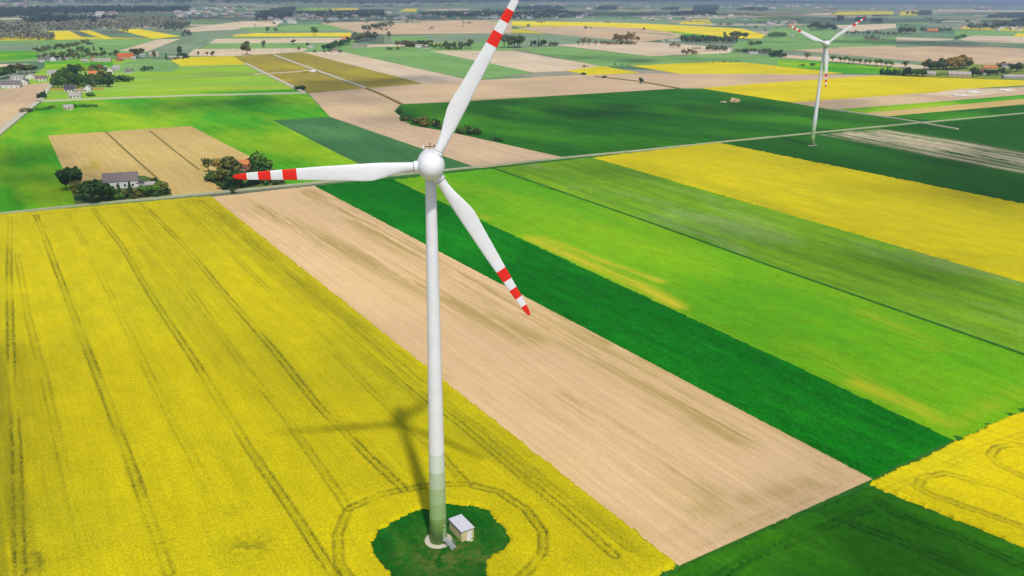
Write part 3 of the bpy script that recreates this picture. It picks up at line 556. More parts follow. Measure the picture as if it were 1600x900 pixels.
def make_variant(kind, seed):
    """unit-height crown and trunk meshes"""
    rg = np.random.default_rng(seed); rd = random.Random(seed)
    C = []; Nn = []; m = MB()
    if kind == 'fir':
        for i in range(620):
            t = rg.random() ** 0.8; z = 0.06 + 0.93 * t; r = 0.20 * (1 - t) ** 0.85 * (0.75 + 0.25 * math.sin(z * 60)) * (0.55 + 0.5 * rg.random()); a = rg.random() * 6.283
            C.append((r * math.cos(a), r * math.sin(a), z)); Nn.append((math.cos(a), math.sin(a), 0.9 + rg.normal() * .4))
        m.tube((0, 0, 0), (0, 0, .9), .022, .005, 7); size = 0.03
    elif kind == 'bush':
        for b in range(9):
            c = np.array([rg.normal() * .34, rg.normal() * .34, .30 + .30 * rg.random()]); rr = .22 + .16 * rg.random()
            for i in range(75):
                d = rg.normal(size=3); d /= np.linalg.norm(d); p = c + d * rr * (0.6 + .45 * rg.random())
                if p[2] < .03: p[2] = .03 + .1 * rg.random()
                C.append(p); Nn.append(d + rg.normal(size=3) * .5)
        for b in range(4): m.tube((0, 0, 0), (rd.uniform(-.25, .25), rd.uniform(-.25, .25), .5), .03, .01, 5)
        size = 0.075
    else:
        P = {'round': (0.30, 0.27, 0.60, 13, 95, .048), 'tall': (0.13, 0.34, 0.56, 13, 80, .040), 'open': (0.33, 0.28, 0.64, 12, 34, .040), 'wide': (0.42, 0.24, 0.58, 15, 95, .052)}[kind]
        rx, rz, cz, nb, per, size = P
        tops = []
        for b in range(nb):
            d = rg.normal(size=3); d /= np.linalg.norm(d); q = rg.random() ** .5
            c = np.array([d[0] * rx * q * .85, d[1] * rx * q * .85, cz + d[2] * rz * q]); rr = (.10 + .07 * rg.random()) * (1.15 if kind != 'tall' else .85)
            tops.append(c)
            for i in range(per):
                d2 = rg.normal(size=3); d2 /= np.linalg.norm(d2); d2[2] *= .8
                C.append(c + d2 * rr * (.55 + .5 * rg.random())); Nn.append(d2 + rg.normal(size=3) * .6)
        h0 = max(.18, cz - rz)
        m.tube((0, 0, 0), (0.01, 0, h0), .026, .020, 8); m.tube((.01, 0, h0), (0, .01, cz + rz * .4), .019, .006, 7)
        for c in tops[:9]:
            z0 = rd.uniform(h0 * .75, cz); m.tube((0, 0, z0), tuple(c), .011, .004, 5)
    me = quads_mesh('crown', np.array(C, float), np.array(Nn, float), size, None, seed)
    me.materials.append(LEAF['mid'])
    tk = mesh('trunk', m.v, m.f, [MT['bark']])
    zmax = max(p[2] for p in C); return me, tk
VAR = {}
for kd, cnt in (('round', 4), ('tall', 2), ('open', 3), ('wide', 2), ('fir', 3), ('bush', 4)):
    VAR[kd] = [make_variant(kd, 100 + 17 * i + len(kd)) for i in range(cnt)]
def tree(px, py, hpx, kind, leaf, label, group=None, z=None, name=None):
    p = at(px, py); h = hpx * depth(p) / FPX * (1.0 if py > 240 else 1.08)
    if hpx < 9.5 and group and group not in ('roadside trees', 'lone field edge bushes', 'lone far bushes', 'trees of the upper village', 'trees above the cream farmhouse'):
        FAR.append((p[0], p[1], h, kind, leaf)); return
    cr, tk = random.choice(VAR[kind])
    nm = name or ('fir_tree' if kind == 'fir' else 'bush' if kind == 'bush' else 'deciduous_tree')
    r = empty(nm, (p[0], p[1], 0.0 if z is None else z), random.uniform(0, 6.28), label, 'bush' if kind == 'bush' else 'tree', group)
    wf = 1.3 if kind == 'fir' else 1.12
    r.scale = (h * wf * random.uniform(1.0, 1.25), h * wf * random.uniform(1.0, 1.25), h)
    c = link('crown', cr, r); c.material_slots[0].link = 'OBJECT'; c.material_slots[0].material = LEAF[leaf]
    t = link('stem' if kind == 'bush' else 'trunk', tk, r)
    return r
FAR = []
ORD = 'first second third fourth fifth sixth seventh eighth ninth tenth eleventh twelfth thirteenth fourteenth fifteenth sixteenth seventeenth eighteenth nineteenth twentieth twenty-first twenty-second'.split()
def trees(items, label, group):
    for it in items: tree(*it, label, group)
def row(p, q, n, hpx, kinds, leaves, label, group, jx=1.5, jy=0.4, hv=0.25, pts=None):
    made = []
    for i in range(n):
        t = (i + random.uniform(-.3, .3)) / max(1, n - 1)
        o = tree(p[0] + (q[0] - p[0]) * t + random.uniform(-jx, jx), p[1] + (q[1] - p[1]) * t + random.uniform(-jy, jy), hpx * random.uniform(1 - hv, 1 + hv), random.choice(kinds), random.choice(leaves), label, group)
        if o: made.append((t, o))
    made = [o for t, o in sorted(made, key=lambda e: e[0])]
    if len(made) > 1:
        for i, o in enumerate(made): o['label'] = label + ', ' + ORD[i] + ' from left'

# west farmyard
tree(113, 297, 42, 'wide', 'dark', 'tall dark tree standing alone at the left end of the barn yard', 'trees of the barn farmyard')
tree(104, 296, 25, 'round', 'dark', 'lower dark tree leaning out at the far left of the barn yard', 'trees of the barn farmyard')
tree(131, 314, 38, 'wide', 'olive', 'olive tree between the tallest dark tree and the barn yard thicket', 'trees of the barn farmyard')
tree(145, 318, 42, 'wide', 'dark', 'broad dark tree at the left front of the barn', 'trees of the barn farmyard')
tree(160, 316, 36, 'wide', 'dark', 'round dark tree hiding the left gable of the barn', 'trees of the barn farmyard')
tree(171, 313, 27, 'wide', 'mid', 'green tree just left of the barn front', 'trees of the barn farmyard')
tree(188, 311, 25, 'fir', 'fir', 'left of the two small firs in front of the barn', 'firs in front of the barn')
tree(205, 310, 27, 'fir', 'fir', 'right of the two small firs in front of the barn', 'firs in front of the barn')
tree(180, 312, 15, 'bush', 'mid', 'green bush under the firs before the barn, nearer the left', 'shrubs of the barn farmyard')
tree(196, 311, 15, 'bush', 'olive', 'olive bush between the two small firs', 'shrubs of the barn farmyard')
tree(216, 309, 14, 'bush', 'olive', 'olive bush right of the small firs', 'shrubs of the barn farmyard')
tree(229, 309, 23, 'wide', 'mid', 'bright green tree in front of the small shed', 'trees of the barn farmyard')
tree(243, 307, 22, 'wide', 'mid', 'spreading green tree right of the small shed', 'trees of the barn farmyard')
tree(256, 304, 24, 'wide', 'olive', 'olive tree at the right end of the barn yard', 'trees of the barn farmyard')
tree(242, 290, 14, 'round', 'dark', 'dark tree behind the small shed', 'trees of the barn farmyard')
tree(250, 306, 13, 'bush', 'dark', 'dark bush at the right corner of the barn yard', 'shrubs of the barn farmyard')
# east farmyard by the blade tip
tree(326, 270, 26, 'open', 'olive', 'open crowned tree at the left edge of the brick house copse', 'trees of the brick house copse')
tree(341, 274, 29, 'open', 'gold', 'golden budding tree in the brick house copse', 'trees of the brick house copse')
tree(363, 285, 42, 'round', 'olive', 'tallest olive tree in the middle of the brick house copse', 'trees of the brick house copse')
tree(350, 288, 30, 'wide', 'olive', 'broad olive tree low in the brick house copse', 'trees of the brick house copse')
tree(372, 297, 34, 'wide', 'dark', 'dark broad tree at the front of the brick house copse', 'trees of the brick house copse')
tree(340, 283, 18, 'bush', 'dark', 'dark bush on the left slope of the brick house copse', 'shrubs of the brick house copse')
tree(358, 298, 17, 'bush', 'dark', 'dark bush at the lane corner of the brick house copse', 'shrubs of the brick house copse')
tree(390, 292, 30, 'wide', 'dark', 'dark tree directly in front of the brick house', 'trees of the brick house copse')
tree(402, 287, 34, 'round', 'dark', 'dark green tree right of the brick house', 'trees of the brick house copse')
tree(412, 283, 46, 'round', 'mid', 'tallest green tree at the right end of the brick house copse', 'trees of the brick house copse')
tree(422, 288, 20, 'bush', 'dark', 'dark bush behind the red blade tip', 'shrubs of the brick house copse')
# field edge bushes
trees([(625, 178, 9, 'bush', 'dark')], 'first dark bush at the pointed corner of the deep green field', 'bushes along the pale field edge')
trees([(636, 189, 10, 'bush', 'dark')], 'second dark bush from the pointed corner of the deep green field', 'bushes along the pale field edge')
row((652, 193), (690, 202), 9, 12, ['bush', 'bush', 'round'], ['dark', 'olive', 'olive'], 'bush in the long thicket left of the upper blade', 'thicket left of the upper blade', 2, 1)
row((725, 207), (742, 211), 4, 11, ['bush'], ['dark', 'mid'], 'bush in the short thicket right of the upper blade', 'thicket right of the upper blade', 1, .5)
tree(773, 219, 5, 'bush', 'dark', 'larger of two tiny bushes right of the upper blade', 'lone field edge bushes'); tree(781, 221, 4, 'bush', 'dark', 'smaller of two tiny bushes right of the upper blade', 'lone field edge bushes')
tree(472, 141, 8, 'bush', 'dark', 'dark bush at the track corner of the olive field', 'lone field edge bushes')
tree(1001, 131, 9, 'round', 'dark', 'small dark tree on the furrow between pale fields', 'lone field edge bushes'); tree(945, 122, 4, 'bush', 'dark', 'tiny bush left of the small tree between pale fields', 'lone field edge bushes')
tree(912, 117, 4, 'bush', 'mid', 'green bush at the lower edge of the small rapeseed field', 'lone field edge bushes'); tree(914, 105, 3, 'bush', 'dark', 'dark bush at the upper edge of the small rapeseed field', 'lone field edge bushes')
row((962, 102), (980, 102), 3, 3, ['bush'], ['dark'], 'tiny dark bush left of the long rapeseed field', 'bushes left of the long rapeseed field')
# village west
for r_, (ya, h) in enumerate(((130, 13), (134, 14), (137.5, 14))):
    row((84 + r_, ya), (173, ya - 1.5), 17, h + 1, ['round', 'tall', 'round', 'fir'], ['mid', 'olive', 'mid', 'dark'], '%s row tree of the dense plantation block' % ('back', 'middle', 'front')[r_], 'plantation block in the left village', 2, .6)
row((176, 129), (205, 127), 7, 9, ['round', 'bush'], ['dark', 'mid'], 'tree in the low belt right of the plantation block', 'belt right of the plantation block')
row((95, 122), (122, 118), 7, 15, ['fir', 'round'], ['dark', 'mid', 'fir'], 'dark tree among the white houses behind the plantation', 'trees among the white houses')
row((125, 115), (165, 113), 8, 11, ['round', 'open'], ['mid', 'gold', 'olive'], 'tree around the orange roofed house behind the plantation', 'trees round the orange roofed house')
row((30, 116), (55, 114), 6, 14, ['wide', 'open'], ['olive', 'fresh'], 'spreading olive tree behind the white barns', 'trees behind the white barns')
row((0, 124), (18, 120), 4, 15, ['round'], ['mid', 'dark'], 'green tree at the left edge behind the white barns', 'trees at the left edge')
row((12, 111), (28, 111), 2, 8, ['round'], ['dark'], 'small dark tree above the white barns', 'small trees above the white barns')
row((60, 92), (140, 83), 13, 8, ['round', 'wide'], ['olive', 'grey', 'mid'], 'tree in the hedge row above the village houses', 'hedge row above the village')
row((100, 76), (138, 67), 11, 6, ['wide', 'bush'], ['grey', 'olive'], 'tree in the dark hedge running to the far rapeseed', 'hedge running to the far rapeseed')
row((60, 83), (98, 76), 9, 8, ['wide', 'open'], ['grey', 'olive'], 'grey tree where the long hedge meets the village', 'lower end of the long hedge')
row((85, 95), (185, 88), 16, 9, ['round', 'wide', 'open'], ['mid', 'olive', 'dark', 'fresh'], 'garden tree in the row of village houses', 'garden trees of the upper village')
tree(140, 70, 4, 'bush', 'grey', 'single bush past the end of the long hedge', 'lone far bushes')
trees([(122, 80, 7, 'round', 'dark'), (129, 79, 7, 'wide', 'dark')], 'dark tree of the pair above the upper village', 'pair above the upper village')
tree(147, 80, 8, 'fir', 'dark', 'dark pointed tree above the cream farmhouse', 'trees above the cream farmhouse'); tree(159, 81, 7, 'round', 'dark', 'round dark tree above the cream farmhouse', 'trees above the cream farmhouse')
tree(215, 91, 17, 'wide', 'olive', 'large round olive tree right of the red roofed farmhouse', 'trees of the upper village'); tree(241, 91, 12, 'tall', 'olive', 'brown columnar tree right of the large round tree', 'trees of the upper village')
tree(260, 93, 9, 'fir', 'dark', 'thin dark fir left of the small rapeseed field', 'trees of the upper village'); tree(281, 89, 17, 'tall', 'dark', 'tall dark poplar above the small rapeseed field', 'trees of the upper village'); tree(286, 91, 9, 'bush', 'dark', 'dark bush at the foot of the tall poplar', 'trees of the upper village')
row((262, 93.5), (285, 92.5), 5, 4, ['bush'], ['dark'], 'low hedge bush by the long white shed', 'hedge by the white shed')
tree(310, 88, 8, 'tall', 'olive', 'first small tree on the edge above the small rapeseed field', 'roadside trees'); tree(324, 87, 6, 'open', 'gold', 'pale bare tree between two small trees above the rapeseed', 'roadside trees'); tree(332, 88, 8, 'round', 'olive', 'rounded small tree above the middle of the small rapeseed field', 'roadside trees')
tree(386, 86, 20, 'round', 'olive', 'large lone olive tree at the corner of the brown field', 'roadside trees'); tree(412, 75, 12, 'tall', 'grey', 'slim grey tree right of the large lone tree', 'roadside trees'); tree(467, 81, 9, 'tall', 'olive', 'small olive tree above the brown field', 'roadside trees'); tree(458, 71, 9, 'open', 'grey', 'leafless grey tree in the pale band', 'roadside trees')
tree(492, 56, 13, 'round', 'mid', 'green tree standing in the narrow rapeseed strip', 'roadside trees'); tree(419, 52, 10, 'open', 'grey', 'left grey tree behind the narrow rapeseed strip', 'roadside trees'); tree(431, 52, 9, 'open', 'grey', 'right grey tree behind the narrow rapeseed strip', 'roadside trees')
row((200, 113), (206, 112), 2, 7, ['bush'], ['dark'], 'dark bush right of the last white house', 'bushes right of the last white house'); row((222, 112), (236, 110), 4, 7, ['bush', 'round'], ['dark'], 'tree of the small dark clump in the meadow', 'small dark clump in the meadow')
row((34, 177), (48, 175), 4, 8, ['bush'], ['olive', 'dark'], 'bush by the dirt track in the bright field', 'bushes by the dirt track'); row((52, 174), (82, 170), 6, 6, ['bush'], ['mid', 'dark'], 'low bush left of the small hut', 'low bushes left of the hut'); row((120, 168), (150, 168), 6, 5, ['bush'], ['dark'], 'low bush right of the small hut', 'low bushes right of the hut')
row((59, 155), (71, 153), 4, 9, ['fir', 'round'], ['dark'], 'small dark tree at the corner of the pale field', 'corner trees of the pale field'); tree(140, 151, 7, 'bush', 'mid', 'round bush right of the roadside white house', 'lone field edge bushes')
# centre
row((508, 80), (545, 70), 14, 10, ['round', 'wide'], ['mid', 'dark', 'olive'], 'tree along the lane of the central hamlet', 'trees of the central hamlet')
row((552, 66), (586, 62), 14, 12, ['wide', 'open', 'round'], ['grey', 'olive', 'grey'], 'greyish tree in the copse behind the central hamlet', 'copse behind the central hamlet')
row((570, 50), (612, 42), 10, 9, ['wide', 'open'], ['grey'], 'far grey tree above the central copse', 'far trees above the central copse'); tree(608, 62, 13, 'tall', 'olive', 'tall poplar right of the central copse', 'roadside trees')
row((495, 82), (533, 82), 5, 5, ['bush'], ['olive', 'dark'], 'garden bush at the foot of the central hamlet', 'garden bushes of the central hamlet'); tree(481, 73, 6, 'round', 'dark', 'dark tree left of the lone white house', 'roadside trees')
row((640, 74), (672, 73), 8, 9, ['round', 'wide', 'bush'], ['dark', 'olive'], 'dark tree round the white farm left of the blade', 'trees round the white farm'); row((674, 76), (697, 77), 6, 8, ['wide'], ['fresh'], 'yellowish green tree right of the white farm', 'yellowish grove'); row((622, 74), (645, 73), 7, 10, ['open'], ['gold', 'grey'], 'bare tree in the line left of the white farm', 'bare line left of the farm'); row((695, 77), (735, 77), 10, 13, ['open', 'tall'], ['grey', 'olive'], 'slender tree in the line behind the upper blade', 'line behind the upper blade')
row((700, 78), (722, 78), 6, 5, ['bush'], ['dark', 'olive'], 'low bush under the slender trees', 'bushes under the slender trees'); row((606, 78), (620, 78), 3, 5, ['bush'], ['mid'], 'green bush at the corner of the central cereal field', 'bushes of the central cereal field')
row((790, 75), (812, 75), 6, 18, ['open', 'wide'], ['olive', 'grey'], 'large grey olive tree right of the upper blade', 'large trees right of the upper blade'); row((832, 73), (850, 73), 5, 10, ['fir', 'round'], ['dark', 'fir'], 'dark tree between the two pale cottages', 'dark trees between pale cottages'); row((860, 73), (870, 73), 3, 7, ['wide'], ['olive'], 'olive bush tree right of the pale cottages', 'olive trees right of the cottages')
row((940, 70), (990, 70), 14, 6, ['wide', 'bush'], ['gold', 'olive'], 'low golden shrub in the pale field hedge', 'golden hedge in the pale field'); row((963, 69), (985, 69), 5, 15, ['open'], ['gold'], 'tall golden budding tree in the pale field hedge', 'tall golden trees'); tree(996, 66, 9, 'open', 'gold', 'single golden tree right of the tall golden group', 'roadside trees')
row((903, 70), (930, 71), 4, 9, ['open'], ['gold', 'grey'], 'thin leafless tree left of the golden hedge', 'thin leafless trees')
for r_ in range(2): row((1066, 66 - r_), (1150, 67.5 - r_), 22, 9, ['round', 'tall'], ['dark', 'olive', 'grey'], ('front', 'back')[r_] + ' tree in the long dark belt below the distant rapeseed', 'long dark belt below the distant rapeseed', 1, .4)
tree(1132, 60, 10, 'tall', 'mid', 'columnar green tree in front of the distant rapeseed', 'roadside trees'); row((1145, 60), (1165, 61), 5, 10, ['open', 'wide'], ['gold', 'olive'], 'budding tree at the right end of the distant rapeseed', 'budding trees at the distant rapeseed'); row((1172, 71), (1186, 71), 4, 7, ['bush', 'wide'], ['mid', 'olive'], 'green bush right of the dark belt', 'bushes right of the dark belt')
row((1105, 79), (1135, 80), 9, 8, ['wide', 'round'], ['olive', 'grey'], 'olive tree left of the white gabled house', 'trees left of the gabled house'); row((1150, 82), (1200, 84), 14, 7, ['wide', 'bush', 'round'], ['olive', 'dark', 'grey'], 'olive tree right of the white gabled house', 'trees right of the gabled house'); row((1084, 77), (1093, 77), 3, 4, ['bush'], ['dark'], 'small dark bush in the pale field right', 'bushes in the pale field'); row((1069, 86), (1086, 86), 5, 8, ['bush', 'open'], ['gold', 'dark'], 'budding bush on the field point', 'budding clump on the field point'); row((1048, 74), (1060, 75), 4, 7, ['open'], ['gold'], 'leafless golden tree by the sheds', 'leafless trees by the sheds')
row((1118, 98), (1150, 97), 4, 3, ['bush'], ['dark'], 'tiny bush along the top of the long rapeseed field', 'bushes along the long rapeseed')
# right
row((1203, 89), (1228, 90), 8, 9, ['round', 'bush'], ['mid', 'dark'], 'green tree left of the distant turbine tower', 'trees left of the distant turbine'); tree(1219, 88, 11, 'tall', 'dark', 'dark pointed tree left of the distant turbine', 'roadside trees'); tree(1260, 94, 12, 'open', 'olive', 'open tree just left of the distant turbine tower', 'roadside trees'); tree(1268, 103, 5, 'bush', 'mid', 'green bush in the bright strip by the distant turbine', 'lone field edge bushes'); tree(1253, 103, 3, 'bush', 'dark', 'tiny dark bush in the bright strip by the turbine', 'lone field edge bushes')
row((1302, 98), (1392, 105.5), 12, 10.6, ['open'], ['olive', 'fresh'], 'small tree in the avenue along the pale track', 'avenue along the pale track', 1, .2, .08); tree(1414, 107, 12, 'open', 'olive', 'second last tree of the avenue before the village', 'roadside trees'); tree(1442, 110, 14, 'open', 'olive', 'last tree of the avenue before the village', 'roadside trees')
row((1376, 117), (1412, 118), 13, 9, ['fir'], ['fir', 'dark'], 'dark fir in the clipped row at the village edge', 'fir row at the village edge', .8, .3); row((1416, 119), (1442, 120), 8, 11, ['round', 'wide'], ['mid', 'dark', 'blossom'], 'garden tree between the fir row and the beige house', 'garden trees left of the beige house'); row((1462, 119), (1476, 118), 4, 6, ['bush'], ['fresh', 'mid'], 'bright garden bush right of the beige house', 'garden bushes right of the beige house')
row((1450, 110), (1480, 109), 10, 14, ['round', 'wide'], ['dark', 'olive'], 'dark tree of the large copse behind the beige house', 'large copse behind the beige house', 2, 1); row((1484, 110), (1510, 108), 8, 18, ['wide', 'round'], ['olive', 'gold'], 'bronze tree of the high copse behind the brown house', 'bronze high copse')
row((1518, 121), (1530, 120), 4, 12, ['round'], ['dark', 'olive'], 'dark tree between the brown and the red roofed house', 'trees between the village houses'); row((1542, 119), (1572, 118), 8, 10, ['wide', 'open', 'round'], ['olive', 'grey', 'dark'], 'olive tree right of the red roofed house', 'trees right of the red roofed house'); row((1580, 114), (1600, 112), 5, 13, ['open', 'round'], ['olive', 'dark'], 'dark tree at the right edge of the village', 'trees at the right edge'); row((1558, 106), (1566, 106), 3, 9, ['round'], ['gold', 'olive'], 'reddish tree above the red roofed house', 'reddish trees'); 
row((1268, 46), (1306, 48), 11, 10, ['wide', 'round'], ['grey', 'dark'], 'grey tree of the round copse behind the far turbine', 'round copse behind the far turbine'); row((1320, 54), (1400, 56), 18, 6, ['open'], ['gold', 'grey'], 'bare tree of the thin avenue right of the far blade', 'thin avenue right of the far blade'); row((1405, 53), (1425, 53), 7, 10, ['wide'], ['grey', 'olive'], 'grey tree left of the orange roofed farm', 'trees left of the orange roofed farm'); row((1440, 50), (1486, 49), 12, 6, ['wide', 'bush'], ['grey', 'dark'], 'dark tree round the orange roofed farm', 'trees round the orange roofed farm'); row((1495, 61), (1508, 58), 5, 6, ['bush'], ['dark', 'mid'], 'bush clump on the pale field crest', 'clump on the field crest'); row((1515, 46), (1600, 44), 20, 9, ['wide', 'open', 'round'], ['grey', 'dark'], 'grey tree in the far hamlet at the right', 'trees of the far right hamlet')
row((1204, 59), (1226, 58), 6, 7, ['wide'], ['grey', 'mid'], 'green tree in the meadow left of the far hub', 'meadow trees left of the far hub'); row((1352, 61), (1372, 61), 4, 5, ['bush'], ['dark', 'olive'], 'dark bush round the low brick farm', 'bushes round the low brick farm'); row((1418, 23), (1450, 23), 7, 5, ['wide'], ['grey'], 'grey tree by the small far rapeseed block', 'trees by the far rapeseed block')

# ------------------------------------------------------------------ buildings
for n, c in (('wall_white', (0.68, 0.66, 0.62, 1)), ('wall_cream', (0.62, 0.52, 0.33, 1)), ('wall_brick', (0.36, 0.15, 0.075, 1)), ('wall_grey', (0.36, 0.35, 0.33, 1)), ('wall_tan', (0.50, 0.36, 0.20, 1)),
             ('roof_grey', (0.17, 0.14, 0.135, 1)), ('roof_red', (0.46, 0.10, 0.035, 1)), ('roof_orange', (0.52, 0.19, 0.06, 1)), ('roof_dark', (0.075, 0.065, 0.085, 1)), ('roof_pale', (0.36, 0.33, 0.30, 1)), ('roof_brown', (0.22, 0.13, 0.11, 1)), ('roof_maroon', (0.28, 0.06, 0.06, 1))):
    MT[n] = plain(n, c, 0.85, 0.12, 0.6, 0.1)
MT['glass'] = plain('window_glass', (0.03, 0.035, 0.045, 1), 0.15, 0.1, 1, 0.5)
def house(px, py, wpx, wall, roof, label, rot=0.0, dep=8.0, eave=3.4, rh=2.6, group=None, nwin=3, door=True, chim=False, name='house', cat='house', z=0.0, gable=False, open_front=False):
    """gabled building; local X along the ridge, front towards -Y; px,py = middle of the front foot"""
    p = at(px, py); w = wpx * depth(p) / FPX
    if gable: dep, w = w * 1.3, w
    h = empty(name, (p[0], p[1], z), math.atan2(-p[0], p[1]) * 0.6 + rot, label, cat, group)
    if gable: w, dep = dep, w; h.rotation_euler[2] += math.pi / 2
    a, b = w / 2, dep
    y0, y1 = (0, b) if not gable else (-b / 2, b / 2)
    x0 = -a if not gable else 0.0; x1 = a if not gable else w
    ym = (y0 + y1) / 2
    v = [(x0, y0, -.1), (x1, y0, -.1), (x1, y1, -.1), (x0, y1, -.1), (x0, y0, eave), (x1, y0, eave), (x1, y1, eave), (x0, y1, eave), (x0, ym, eave + rh), (x1, ym, eave + rh)]
    f = [(0, 1, 5, 4), (1, 2, 6, 9, 5), (2, 3, 7, 6), (3, 0, 4, 8, 7), (4, 5, 9, 8), (6, 7, 8, 9)]
    link('wall', mesh('wall', v, f, [MT[wall]]), h)
    o = .35; t = .16; k = rh / (ym - y0)
    v = []; f = []
    for sgn, ye in ((-1, y0), (1, y1)):
        n = len(v); zz = eave - o * k
        for x in (x0 - o, x1 + o): v += [(x, ye + sgn * o, zz + .03), (x, ym, eave + rh + .03), (x, ye + sgn * o, zz + t + .03), (x, ym, eave + rh + t + .03)]
        f += [(n, n + 4, n + 5, n + 1), (n + 2, n + 3, n + 7, n + 6), (n, n + 2, n + 6, n + 4), (n, n + 1, n + 3, n + 2), (n + 4, n + 6, n + 7, n + 5), (n + 1, n + 5, n + 7, n + 3)]
    rf = link('roof', mesh('roof', v, f, [MT[roof]]), h)
    if chim:
        m = MB(); cx = x0 + (x1 - x0) * .65; m.box(cx - .4, cx + .4, ym - .4, ym + .4, eave + rh - .4, eave + rh + 1.0); m.build('chimney', MT['wall_brick'], rf)
    if gable:        # windows on the gable end facing -X
        for q in (-.25, .25):
            m = MB(); yy = ym + q * b; m.box(x0 - .04, x0 + .02, yy - .55, yy + .55, 1.1, 2.4); m.build('window', MT['glass'], h)
        return h
    for q in range(nwin):
        x = x0 + (x1 - x0) * (q + .5 + (.25 if door else 0)) / (nwin + (.5 if door else 0))
        m = MB(); m.box(x - .65, x + .65, y0 - .04, y0 + .02, 1.0, 2.4); wn_ = m.build('window', MT['glass'], h)
        m = MB(); m.box(x - .8, x + .8, y0 - .14, y0 + .01, .86, .99); m.build('sill', MT['wall_white'], wn_)
    if door:
        x = x0 + (x1 - x0) * .06; m = MB(); m.box(x, x + 1.1, y0 - .05, y0 + .02, 0, 2.15); m.build('door', MT['roof_brown'], h)
    return h
BR = 'barn'
house(190, 296, 50, 'wall_white', 'roof_grey', 'long white barn with grey roof behind the two small firs', 0.12, 12, 4.3, 4.2, name='barn', cat=BR, nwin=4, z=.7)
house(220, 294, 12, 'wall_grey', 'roof_dark', 'dark open carport against the right end of the long barn', 0.12, 6, 2.6, .7, name='carport', cat='carport', nwin=0, door=False, z=.7)
house(236, 297, 14, 'wall_cream', 'roof_pale', 'small cream shed right of the dark carport', 0.2, 6, 2.6, 1.3, name='shed', cat='shed', nwin=1, z=.7)
house(380, 268, 17, 'wall_brick', 'roof_orange', 'old brick house half hidden in the copse by the blade tip', -.35, 9, 4.2, 2.2, chim=True, z=.7)
house(395, 263, 10, 'wall_tan', 'roof_orange', 'low brick annex right of the old brick house', -.3, 6, 2.6, 1.2, name='shed', cat='shed', nwin=1, z=.7)
# left village
V = 'white buildings of the left village'
house(14, 138, 30, 'wall_white', 'roof_grey', 'long white barn with grey brown roof at the left edge', -.1, 14, 4.2, 4, V, 4, False, name='barn', cat=BR)
house(36, 133, 13, 'wall_white', 'roof_grey', 'white gabled house right of the long white barn', 0, 9, 4.2, 3.5, V, gable=True)
house(27, 125, 18, 'wall_white', 'roof_pale', 'low white shed behind the long white barn', 0, 8, 3.5, 1.5, V, 3, name='shed', cat='shed')
house(47, 124, 13, 'wall_white', 'roof_pale', 'white gabled cottage left of the brown roofed stable', 0, 9, 3.6, 3.4, V, gable=True)
house(64, 127, 16, 'wall_white', 'roof_brown', 'stable with dark brown roof right of the white cottage', .05, 9, 3.6, 3.2, V, 3, name='stable', cat='stable')
house(80, 119, 10, 'wall_white', 'roof_pale', 'white house half hidden left of the plantation', .2, 9, 4.5, 3, V); house(90, 118, 9, 'wall_grey', 'roof_pale', 'pale grey house touching the plantation trees', -.2, 9, 4.5, 3, V)
house(109, 144, 15, 'wall_white', 'roof_dark', 'white house with dark blue roof at the plantation edge', 0, 10, 3.2, 5, V, 3, chim=True)
house(124, 144.5, 16, 'wall_cream', 'roof_pale', 'low cream wing between the dark roofed and the gabled house', 0, 6, 2.4, .8, V, 2, name='shed', cat='shed')
house(137, 144, 10, 'wall_white', 'roof_pale', 'white gabled house right of the dark roofed house', 0, 8, 4, 4, V, gable=True)
house(117, 154, 17, 'wall_white', 'roof_pale', 'white roadside house in front of the plantation', 0, 9, 3, 3.4, V, 3)
house(108, 172, 13, 'wall_cream', 'roof_pale', 'small hut with pale roof in the bright green field', .3, 7, 2.4, 2.6, nwin=1, name='hut', cat='hut')
house(146, 120, 13, 'wall_cream', 'roof_orange', 'orange roofed house behind the plantation', .2, 9, 3.5, 4, chim=True)
house(164, 110, 8, 'wall_white', 'roof_pale', 'left white house right of the plantation', .5, 9, 3.5, 3, V); house(172, 115, 9, 'wall_white', 'roof_pale', 'front white gabled house right of the plantation', 0, 9, 4, 4, V, gable=True); house(182, 110, 10, 'wall_white', 'roof_pale', 'middle white house right of the plantation', .2, 9, 3.5, 3.5, V); house(200, 115, 10, 'wall_white', 'roof_grey', 'rightmost white house right of the plantation', -.2, 9, 3, 3, V)
house(65, 97, 10, 'wall_white', 'roof_grey', 'leftmost white house of the upper village row', 0, 9, 4, 3, V); house(76, 95, 9, 'wall_grey', 'roof_grey', 'grey house second in the upper village row', 0, 9, 4, 4, V); house(83, 96, 9, 'wall_white', 'roof_brown', 'white gabled house third in the upper village row', 0, 9, 4, 4, V, gable=True); house(92, 95, 6, 'wall_white', 'roof_pale', 'small white house fourth in the upper village row', 0, 7, 3, 2, V); house(104, 94, 7, 'wall_white', 'roof_pale', 'small white house under the dark trees of the upper village', 0, 7, 3.5, 3, V)
house(133, 98, 10, 'wall_cream', 'roof_pale', 'cream cottage left of the long cream farmhouse', .2, 8, 3, 2.6, V); house(145, 97, 7, 'wall_tan', 'roof_orange', 'tan gabled end left of the long cream farmhouse', 0, 8, 4, 4, gable=True); house(160, 97.5, 24, 'wall_cream', 'roof_pale', 'long low cream farmhouse in the upper village', 0, 9, 4, 2, nwin=4)
house(196, 93, 24, 'wall_tan', 'roof_red', 'long farmhouse with bright red roof in the upper village', -.05, 11, 4.5, 5.5, nwin=5, chim=True); house(186, 96, 9, 'wall_brick', 'roof_orange', 'small brick gable in front of the red roofed farmhouse', 0, 6, 3.5, 3.5, gable=True); house(209, 94, 6, 'wall_white', 'roof_pale', 'white annex at the right end of the red roofed farmhouse', 0, 6, 3.5, 2.5, V)
